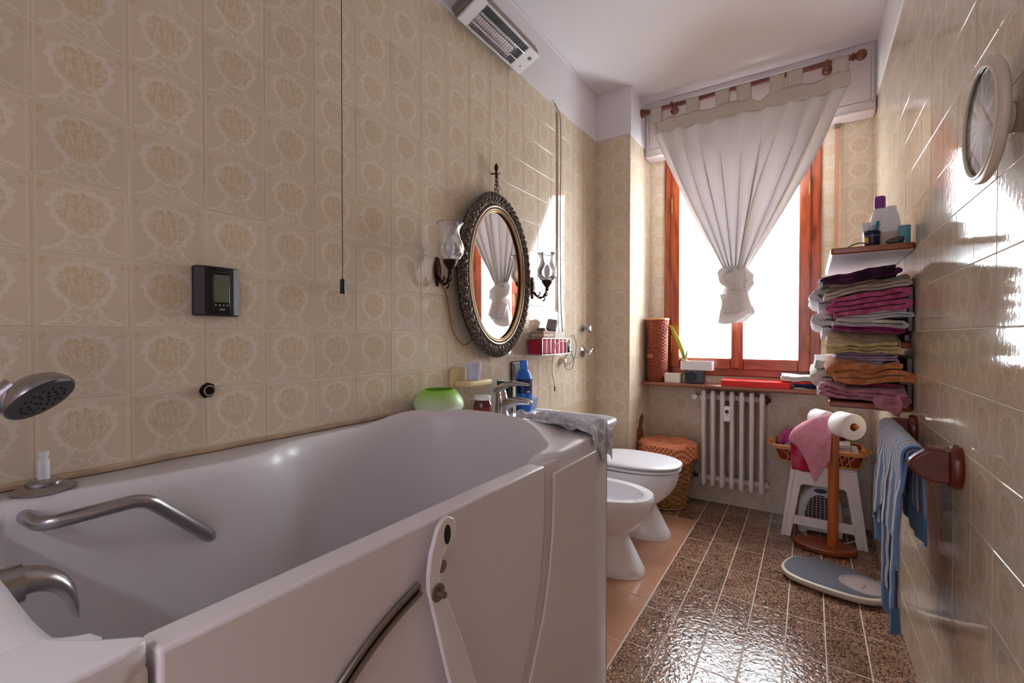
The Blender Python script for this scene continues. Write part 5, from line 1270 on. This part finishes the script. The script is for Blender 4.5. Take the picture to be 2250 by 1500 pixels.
for sx in (-1, 1):
    for z0, z1, nm in ((.285, zs - .004, 'apron'), (.075, .125, 'stretcher')):
        (xa0, ya0), (xa1, ya1) = corner(sx, -1, z0), corner(sx, -1, z1)
        (xb0, yb0), (xb1, yb1) = corner(sx, 1, z0), corner(sx, 1, z1); t_ = .008; i = .045
        pr = [(xa0, ya0 + i, z0), (xb0, yb0 - i, z0), (xb1, yb1 - i, z1), (xa1, ya1 + i, z1)]
        MB().loft([pr, [(x - sx * t_, y, z) for x, y, z in pr]], True, True, True).build(nm, M['white_pp'], stl)
MB().loft([[(x, y, z) for x, y in rrect(scx - htp - .004, scx + htp + .004, scy - htp * .8 - .004, scy + htp * .8 + .004, .03)] for z in (zs - .016, zs)], True, True, True).build('seat', M['white_pp'], stl, bevel=.006)

fh = thing('fan_heater', 'white fan heater with wire grille on the floor under the stool', 'heater', (1.315, 3.24, 0.0))
fo = [(1.205, .012), (1.425, .012), (1.425, .10), (1.415, .19), (1.385, .255), (1.345, .285), (1.285, .285), (1.245, .255), (1.215, .19), (1.205, .10)]
fb = MB().loft([[(x, y, z * k + (1 - k) * .14) for x, z in [(1.315 + (a - 1.315) * k, b) for a, b in fo]] for y, k in ((3.185, .93), (3.195, 1.0), (3.285, 1.0), (3.30, .9))], True, True, True)
fb.build('body', M['white_p'], fh, bevel=.006)
MB().prism([(1.315 + .032 * math.cos(2 * pi * k / 20), .257 + .013 * math.sin(2 * pi * k / 20)) for k in range(20)], 3.180, 3.187, 'Y').build('carry_opening', M['dgrey'], fh, smooth=0)
MB().prism([(1.315 + .082 * math.cos(2 * pi * k / 28) * (1.0 if math.sin(2 * pi * k / 28) < 0 else .85), .135 + .098 * math.sin(2 * pi * k / 28)) for k in range(28)], 3.1815, 3.1855, 'Y').build('outlet', plain('heater_dark', S(58, 46, 44), .6), fh, smooth=0)
for k in range(13):
    z = .046 + k * .0148; hw = .082 * math.sqrt(max(.05, 1 - ((z - .135) / .098) ** 2)); MB().tube([(1.315 - hw, 3.181, z), (1.315, 3.174, z), (1.315 + hw, 3.181, z)], .0013, 5).build('grille_wire', plain('grille' , S(206, 196, 190), .4), fh)
for k in range(9):
    x = 1.315 + (k - 4) * .018; hh = .098 * math.sqrt(max(.05, 1 - ((x - 1.315) / .083) ** 2)); MB().tube([(x, 3.178, .135 - hh), (x + (x - 1.315) * .12, 3.174, .135), (x, 3.178, .135 + hh)], .0013, 5).build('grille_wire', M['white_p'], fh)
for x in (1.23, 1.40): MB().box(x - .02, x + .02, 3.19, 3.29, 0.0, .014).build('foot', M['white_p'], fh, bevel=.003)
MB().tube(spline([(1.24, 3.18, .055), (1.225, 3.13, .03), (1.26, 3.095, .012), (1.34, 3.092, .006), (1.43, 3.12, .006), (1.50, 3.22, .006)], 24), .0035, 7).build('power_cable', M['white_p'], fh)

tray = thing('wicker_tray', 'oblong cane tray basket with red lining and wooden knobs on the stool', 'basket', (1.30, 3.235, zs))
def trg(h, z, e=0.0): return [(x, y, z) for x, y in rrect(1.110 - h * .03 + e, 1.490 + h * .025 - e, 3.105 - h * .02 + e, 3.365 + h * .02 - e, .045, 6)]
ln = MB().loft([trg(0, zs + .006, .006), trg(.3, zs + .03, .006), trg(1, zs + .092, .006)], True, True, False)
ln.build('lining', plain('red_lining', S(140, 44, 28), .7, var=.25, vscale=30), tray, solid=.003)
for h, z, r in ((0, zs + .007, .0065), (1, zs + .095, .0085), (1.05, zs + .083, .006)):
    MB().tube(trg(h, z), r, 8, closed=True).build('rim_cane', M['cane'], tray)
def onside(t, h):   # point on the front of the tray
    return (lerp(1.150 - h * .03, 1.450 + h * .025, t), 3.103 - h * .02 - .003, zs + .008 + h * .080)
for k in range(9):
    t0 = k / 9
    for a, b in ((t0, t0 + 1 / 9), (t0 + 1 / 9, t0)):
        MB().tube([onside(a, 0), onside(b, 1)], .0028, 6).build('lattice_cane', M['cane'], tray)
for s, x in ((-1, 1.080), (1, 1.515)):
    for k in range(3):
        ya, yb = 3.13 + k * .07, 3.19 + k * .07
        for a, b in ((ya, yb), (yb, ya)):
            MB().tube([(1.110 if s < 0 else 1.490, a, zs + .008), (x - s * .0, b, zs + .088)], .0028, 6).build('lattice_cane', M['cane'], tray)
    MB().tube(spline([(x, 3.17, zs + .095), (x + s * .028, 3.19, zs + .085), (x + s * .036, 3.235, zs + .08), (x + s * .028, 3.28, zs + .085), (x, 3.30, zs + .095)], 14), .0055, 8).build('handle', M['cane'], tray)
for x, y in ((1.068, 3.125), (1.505, 3.075)):
    MB().lathe([(.0, -.015), (.010, -.013), (.0165, -.003), (.0165, .003), (.010, .013), (0, .015)], (x, y, zs + .118), 18).build('wooden_knob', plain('knob_wood', S(196, 120, 52), .35), tray)
def heap(cx_, cy_, rx, ry, z0, h, seed, n=26, fl=3.0):
    def f(u, v):
        a = 2 * pi * u; r = v; k = 1 + .16 * nz(math.cos(a) * 1.7, math.sin(a) * 1.7, seed)
        x = cx_ + rx * r * k * math.cos(a); y = cy_ + ry * r * k * math.sin(a)
        z = z0 + h * (1 - r ** fl) + (h * .32) * (nz(x * 22, y * 22, seed) + .6 * abs(nz(x * 45, y * 40, seed + 4))) * (1 - r ** 6)
        return (x, y, max(z0, z))
    return MB().grid(n * 2, n // 2, f)
GC = 'clothes in the cane tray'
for nm, lab, c1, c2, a in (('grey_garment', 'crumpled grey garment in the left of the cane tray', S(92, 90, 102), S(136, 134, 144), (1.185, 3.22, .085, .10, zs + .045, .075, 3)),
                           ('magenta_garment', 'magenta garment heaped at the left end of the cane tray', S(150, 36, 104), S(184, 70, 140), (1.150, 3.255, .065, .085, zs + .085, .075, 8)),
                           ('dark_garment', 'black garment heaped in the middle of the cane tray', S(24, 24, 32), S(50, 50, 58), (1.385, 3.27, .075, .085, zs + .05, .12, 12)),
                           ('plum_garment', 'plum coloured cloth heaped behind the pink cloth in the tray', S(96, 60, 96), S(120, 84, 116), (1.27, 3.27, .075, .08, zs + .05, .10, 15))):
    tag(heap(*a).build(nm, terry(nm + '_cloth', c1, c2, 30), None, smooth=180, solid=.003), lab, 'garment', GC)
towel('folded_white_cloth', 'small stack of white face cloths folded in the right of the tray', S(204, 198, 198), S(224, 218, 216), (1.395, 1.452, 3.12, 3.22, zs + .045, zs + .135, 5), GC, 31, 'cloth')
tag(heap(1.472, 3.17, .026, .05, zs + .045, .085, 21).build('crumpled_cloth', terry('cream_cloth', S(200, 192, 180), S(222, 214, 204)), None, smooth=180, solid=.003), 'crumpled cream cloth at the right end of the cane tray', 'cloth', GC)

# ------------------------------------------------------------------ paper stand
tp = thing('paper_stand', 'wooden toilet paper stand with round base in front of the stool', 'paper stand', (1.345, 3.0, 0.0))
bo = [(1.330 + .148 * math.cos(2 * pi * k / 48), 3.005 + (.112 if math.sin(2 * pi * k / 48) < 0 else .07) * math.sin(2 * pi * k / 48)) for k in range(48)]
MB().prism(bo, .004, .030, 'Z').build('base', wood('stand_base_wood', S(110, 46, 20), S(146, 70, 34), .3, 'X', 8), tp, bevel=.006, seg=3)
for a in (.5, 2.2, 3.9, 5.3): MB().lathe([(.012, 0), (.012, .005)], (1.33 + .10 * math.cos(a), 3.0 + .06 * math.sin(a), 0), 10).build('foot_pad', M['rubber'], tp)
PX, PY = 1.368, 2.985
MB().loft([[(PX + r * math.cos(2 * pi * (k + .5) / 12), PY + r * math.sin(2 * pi * (k + .5) / 12), z) for k in range(12)] for r, z in ((.026, .029), (.026, .10), (.0255, .35), (.025, .655), (.022, .668))], True, True, True).build('post', M['standwood'], tp, smooth=50)
dv2 = Vector((.56, -.83, 0)).normalized(); cP = Vector((PX, PY, .700))
MB().tube([cP - dv2 * .16, cP, cP + dv2 * .165], .010, 12).build('dowel', M['standwood'], tp)
MB().lathe([(.022, .660), (.024, .672), (.018, .692), (.013, .710), (.016, .716), (0, .722)], (PX, PY, 0), 16).build('post_cap', M['standwood'], tp)
def roll(c, L, R, r0, label):
    qm = Matrix.Translation(c) @ dv2.to_track_quat('Z', 'Y').to_matrix().to_4x4()
    t_ = thing('toilet_roll', label, 'toilet roll', (c.x, c.y, c.z - R), 'toilet rolls on the paper stand')
    MB().lathe([(r0, -L / 2), (R - .003, -L / 2), (R, -L / 2 + .003), (R, L / 2 - .003), (R - .003, L / 2), (r0, L / 2), (r0, -L / 2)], (0, 0, 0), 40, 'Z', qm, cap0=False, cap1=False).build('paper', M['paper'], t_, smooth=50)
    MB().lathe([(r0 - .0005, -L / 2 + .001), (r0 - .0005, L / 2 - .001)], (0, 0, 0), 28, 'Z', qm, cap0=False, cap1=False).build('cardboard_core', plain('core_card', S(150, 110, 84), .9), t_, solid=.001)
roll(cP + dv2 * .092 + Vector((0, 0, -.004)), .098, .066, .020, 'full white toilet roll on the near arm of the paper stand')
roll(cP - dv2 * .095 + Vector((0, 0, -.004)), .098, .050, .020, 'white toilet roll under the pink cloth on the far arm of the stand')
# pink cloth hung over the far arm
pk = thing('pink_cloth', 'pink towelling cloth with red-pink underside hung on the paper stand', 'cloth', (1.27, 2.99, .38))
pm1 = terry('pale_pink', S(202, 132, 150), S(212, 148, 164), 25); pm2 = terry('deep_pink', S(186, 30, 70), S(196, 84, 116), 14)
def pkf(u, v):
    # pale outer drape: ridge at the top, two corners below
    top = Vector((lerp(1.235, 1.362, u), 3.02 - .03 * u, .735 - .055 * (1 - u) ** 1.5))
    bl = Vector((1.165, 2.955, .585)); tip = Vector((1.285, 2.935, .375)); br = Vector((1.350, 2.95, .50))
    bot = bl.lerp(tip, u / .62) if u < .62 else tip.lerp(br, (u - .62) / .38)
    if u < .62: bot.z += .040 * math.sin(pi * u / .62)
    p = top.lerp(bot, v); p.y -= .030 * math.sin(pi * v * .6) + .014 * math.sin(u * 11 + v * 2) * v; p.x -= .022 * math.sin(pi * v) * (1 - u)
    return p
MB().grid(36, 26, pkf).build('outer_drape', pm1, pk, smooth=180, solid=.004)
def pkg(u, v):
    a = Vector((1.168, 2.966, .590)).lerp(Vector((1.280, 2.960, .545)), u); a.z += .045 * math.sin(pi * u)
    b = Vector((1.178, 2.965, .418)).lerp(Vector((1.278, 2.958, .412)), u)
    p = a.lerp(b, v); p.y += .006 * math.sin(u * 9); return p
MB().grid(20, 14, pkg).build('turned_underside', pm2, pk, smooth=180, solid=.004)

# ------------------------------------------------------------------ bathroom scale
scl = thing('bathroom_scale', 'grey bathroom scale with round dial window and cream rim on the floor', 'scale', (1.355, 2.585, 0.0))
ca, sa = math.cos(math.radians(-17)), math.sin(math.radians(-17))
def sp2(k, n, a, b, p=2.7, dx=0.0):
    t = 2 * pi * k / n; c, s_ = math.cos(t), math.sin(t); x = math.copysign(abs(c) ** (2 / p), c) * a + dx; y = math.copysign(abs(s_) ** (2 / p), s_) * b * (1 - .10 * (x / a)); 
    return (1.358 + x * ca - y * sa, 2.585 + x * sa + y * ca)
def sring(a, b, z, n=64): return [(*sp2(k, n, a, b), z) for k in range(n)]
MB().loft([sring(.185, .125, .006), sring(.202, .140, .012), sring(.208, .147, .026), sring(.207, .146, .036), sring(.198, .138, .0405), sring(.10, .07, .0405)], True, True, True).build('housing', plain('scale_cream', S(206, 196, 180), .4), scl, smooth=50)
MB().loft([sring(.196, .136, .0405), sring(.194, .134, .0425), sring(.10, .07, .0425), sring(.01, .008, .0425)], True, False, True).build('rubber_mat', plain('scale_mat', S(98, 98, 110), .75, bump=.8, bscale=350), scl, smooth=50)
def dl(x, y): return (1.358 + x * ca - y * sa, 2.585 + x * sa + y * ca)
dcx, dcy = .118, .002
MB().loft([[(*dl(dcx + r * 1.12 * math.cos(2 * pi * k / 40), dcy + r * math.sin(2 * pi * k / 40)), z) for k in range(40)] for r, z in ((.088, .0420), (.086, .047), (.078, .049), (.074, .0475))], True, False, False).build('dial_ring', plain('dial_grey', S(150, 148, 152), .3), scl, smooth=50)
MB().loft([[(*dl(dcx + r * 1.12 * math.cos(2 * pi * k / 40), dcy + r * math.sin(2 * pi * k / 40)), z) for k in range(40)] for r, z in ((.075, .0455), (.001, .0455))], True, False, True).build('dial_face', plain('dial_paper', S(186, 170, 166), .4, var=.08, vscale=20), scl, smooth=0)
MB().add([(*dl(dcx - .004, dcy - .002), .0465), (*dl(dcx + .004, dcy - .002), .0465), (*dl(dcx + .001, dcy - .06), .0465)], [(0, 1, 2)]).build('pointer', plain('pointer_red', S(190, 70, 70), .4), scl, smooth=0, solid=.001)
MB().loft([[(*dl(dcx + r * 1.12 * math.cos(2 * pi * k / 40), dcy + r * math.sin(2 * pi * k / 40)), z) for k in range(40)] for r, z in ((.078, .049), (.055, .053), (.025, .055), (.002, .0555))], True, False, True).build('dial_lens', clear('lens', (.95, .95, .95, 1), .15, .1, haze=.12), scl, smooth=180)
for k, (x, y) in enumerate(((-.13, -.08), (-.13, .08), (.13, -.08), (.13, .08))): MB().lathe([(.014, 0), (.014, .008)], (*dl(x, y), 0), 12).build('foot', M['rubber'], scl)

# ------------------------------------------------------------------ towel rail with the blue towel
tr = thing('towel_rail', 'mahogany towel rail with two rounded arms on the right wall', 'towel rail', (RX, 1.80, .78))
def arm(y, zc):
    h, L = .041, .098
    o = [(RX - .018, zc + h * .95), (RX - .06, zc + h * .95), (RX - L * .75, zc + h * .75), (RX - L * .93, zc + h * .35), (RX - L, zc - .002), (RX - L * .93, zc - h * .45), (RX - L * .72, zc - h * .85), (RX - .05, zc - h), (RX - .018, zc - h)]
    P = spline([(a, 0, b) for a, b in o], 28); P = [(p.x, p.z) for p in P]
    MB().prism(P, y - .017, y + .017, 'Y').build('arm', M['mahog'], tr, bevel=.006, seg=3)
    MB().loft([[(x, y + .040 * s * math.cos(2 * pi * k / 32), zc + .054 * s * math.sin(2 * pi * k / 32)) for k in range(32)] for x, s in ((RX - .0005, .95), (RX - .004, 1.0), (RX - .016, 1.0), (RX - .022, .90))], True, True, True).build('wall_plate', M['mahog'], tr, smooth=40)
arm(1.520, .838); arm(2.070, .832)
MB().tube([(RX - .078, 1.52, .848), (RX - .078, 2.07, .842)], .011, 14).build('bar', M['mahog'], tr)
bt = thing('striped_towel', 'blue and white striped terry towel hanging from the towel rail', 'towel', (RX - .08, 1.80, .33))
bl1, bl2, wh, nv = S(112, 146, 190), S(58, 96, 146), S(206, 208, 214), S(24, 36, 80)
stp = striped('blue_stripes', [(0, bl1), (.10, wh), (.24, bl2), (.42, nv), (.52, wh), (.66, bl1), (.74, nv), (.82, wh), (.92, bl2)], 4.6, hem=S(64, 112, 162))
stp2 = striped('blue_stripes_fine', [(0, bl1), (.18, wh), (.40, bl2), (.52, nv), (.64, wh), (.86, bl1)], 11.0, hem=None)
bxr = RX - .078
def drape(ya, yb, lw, la, rad, phase, amp, hemn=0.0, gather=0.0):
    """over the bar: v 0 = hem on the wall side, v 1 = hem on the aisle side"""
    def f(u, v):
        y = lerp(ya, yb, u); lA = la(u) if callable(la) else la; tot = lw + pi * rad + lA; s = v * tot
        zb_ = .846
        if s < lw: x, z, k = bxr + rad, zb_ - (lw - s), (lw - s)
        elif s < lw + pi * rad:
            a = (s - lw) / rad; x, z, k = bxr + rad * math.cos(a), zb_ + rad * math.sin(a), 0
        else: k = s - lw - pi * rad; x, z = bxr - rad, zb_ - k
        sgn_ = -1 if s > lw + pi * rad / 2 else .45
        x += sgn_ * (amp * sstep(0, .14, k) * (math.sin(u * 15 + phase + k * 2) * .6 + .5 * math.sin(u * 29 + phase * 2)) + .010 * sstep(0, .3, k)) + .003 * nz(y * 20, z * 20, phase)
        y += gather * k * (.5 - u) + .006 * nz(u * 4, z * 6, phase)
        return (min(x, RX - .008), y, z)
    return f
MB().grid(90, 70, drape(1.555, 2.035, .235, lambda u: .40 + .03 * math.sin(u * 6) + .10 * sstep(.52, .44, u), .016, 0.3, .014, gather=.16), uv=True).build('inner_layer', stp, bt, smooth=180, solid=.005)
MB().grid(90, 60, drape(1.560, 2.045, .03, lambda u: .262 + .05 * math.sin(u * 7 + 1) + .02 * math.sin(u * 17), .0245, 1.9, .012, gather=.10), uv=True).build('outer_layer', stp2, bt, smooth=180, solid=.006)

# ------------------------------------------------------------------ round mirror on the right wall
rm = thing('round_mirror', 'round cream-framed shaving mirror on the right tiled wall', 'mirror', (RX, 1.20, 1.43))
cz, cyy = 1.562, 1.215
mm = Matrix.Translation((1.532, cyy, cz)) @ Matrix.Rotation(math.radians(0.5), 4, 'Z')
def xr(prof): return [(r, h) for r, h in prof]
MB().lathe(xr([(.097, -.005), (.102, -.009), (.109, -.008), (.113, -.004), (.113, .003), (.108, .007), (0, .008)]), (0, 0, 0), 64, 'X', mm, cap0=False).build('frame', plain('mirror_cream', S(214, 200, 182), .3), rm, smooth=60)
MB().tube([mm @ Vector((-.0080, .0985 * math.cos(2 * pi * k / 64), .0985 * math.sin(2 * pi * k / 64))) for k in range(64)], .0035, 8, closed=True).build('bezel', M['cream_p'], rm)
MB().lathe([(.0975, -.005), (0, -.005)], (0, 0, 0), 64, 'X', mm).build('mirror_glass', M['mirror'], rm, smooth=0)
MB().lathe([(.03, .006), (.028, .0335)], (0, 0, 0), 20, 'X', mm).build('wall_mount', M['cream_p'], rm)

# ------------------------------------------------------------------ laundry basket
lbk = thing('laundry_basket', 'tall tan wicker laundry basket with orange gingham cover by the column', 'basket', (.440, 3.200, 0.0))
weave(.440, 3.195, lambda v: .117 + .052 * v, .004, .375, 22, 26, .0082, .0065).build('woven_wall', M['wicker_t'], lbk, smooth=180)['kind'] = 'stuff'
MB().lathe([(.115, .0), (.115, .008), (0, .008)], (.440, 3.195, 0), 32).build('base', M['wicker_t'], lbk)
for z in (.012, .19, .372):
    r = .122 + .052 * z / .375 + .003
    MB().tube([(.440 + r * math.cos(2 * pi * k / 48), 3.195 + r * math.sin(2 * pi * k / 48), z + .003 * math.sin(k * 1.3)) for k in range(48)], .006, 7, closed=True).build('braided_ring', M['wicker_t'], lbk)
gq = MB()
def cover(u, v):
    a = 2 * pi * u; r = .188 * min(1, v / .72) if v < .72 else .188 + .004 * (v - .72) / .28
    k = 1 + .03 * math.sin(a * 6 + 1); zt_ = .405 + .035 * (1 - min(1, v / .72) ** 2) + .022 * nz(math.cos(a) * r * 16, math.sin(a) * r * 16, 2) + .026 * math.exp(-((r - .16) / .05) ** 2) * (1 if v < .72 else 1)
    if v > .72:
        d = (v - .72) / .28; zt_ = lerp(.405 + .026 + .022 * nz(math.cos(a) * r * 16, math.sin(a) * r * 16, 2), .345 - .03 * abs(math.sin(a * 2.5 + .4)) ** 2, d)
    x = .440 + r * k * math.cos(a); y = 3.195 + r * k * math.sin(a)
    return (max(x, XC + .008), min(y, YE - .01), zt_)
gq.grid(120, 40, cover)
gq.uv = [((p[0] - .25) * 2.6, (p[1] - 3.0) * 2.6 + p[2] * 1.6) for p in gq.v]
gq.build('gingham_cover', gingham('orange_gingham', S(196, 84, 44), S(226, 170, 130), 30), lbk, smooth=180, solid=.003)
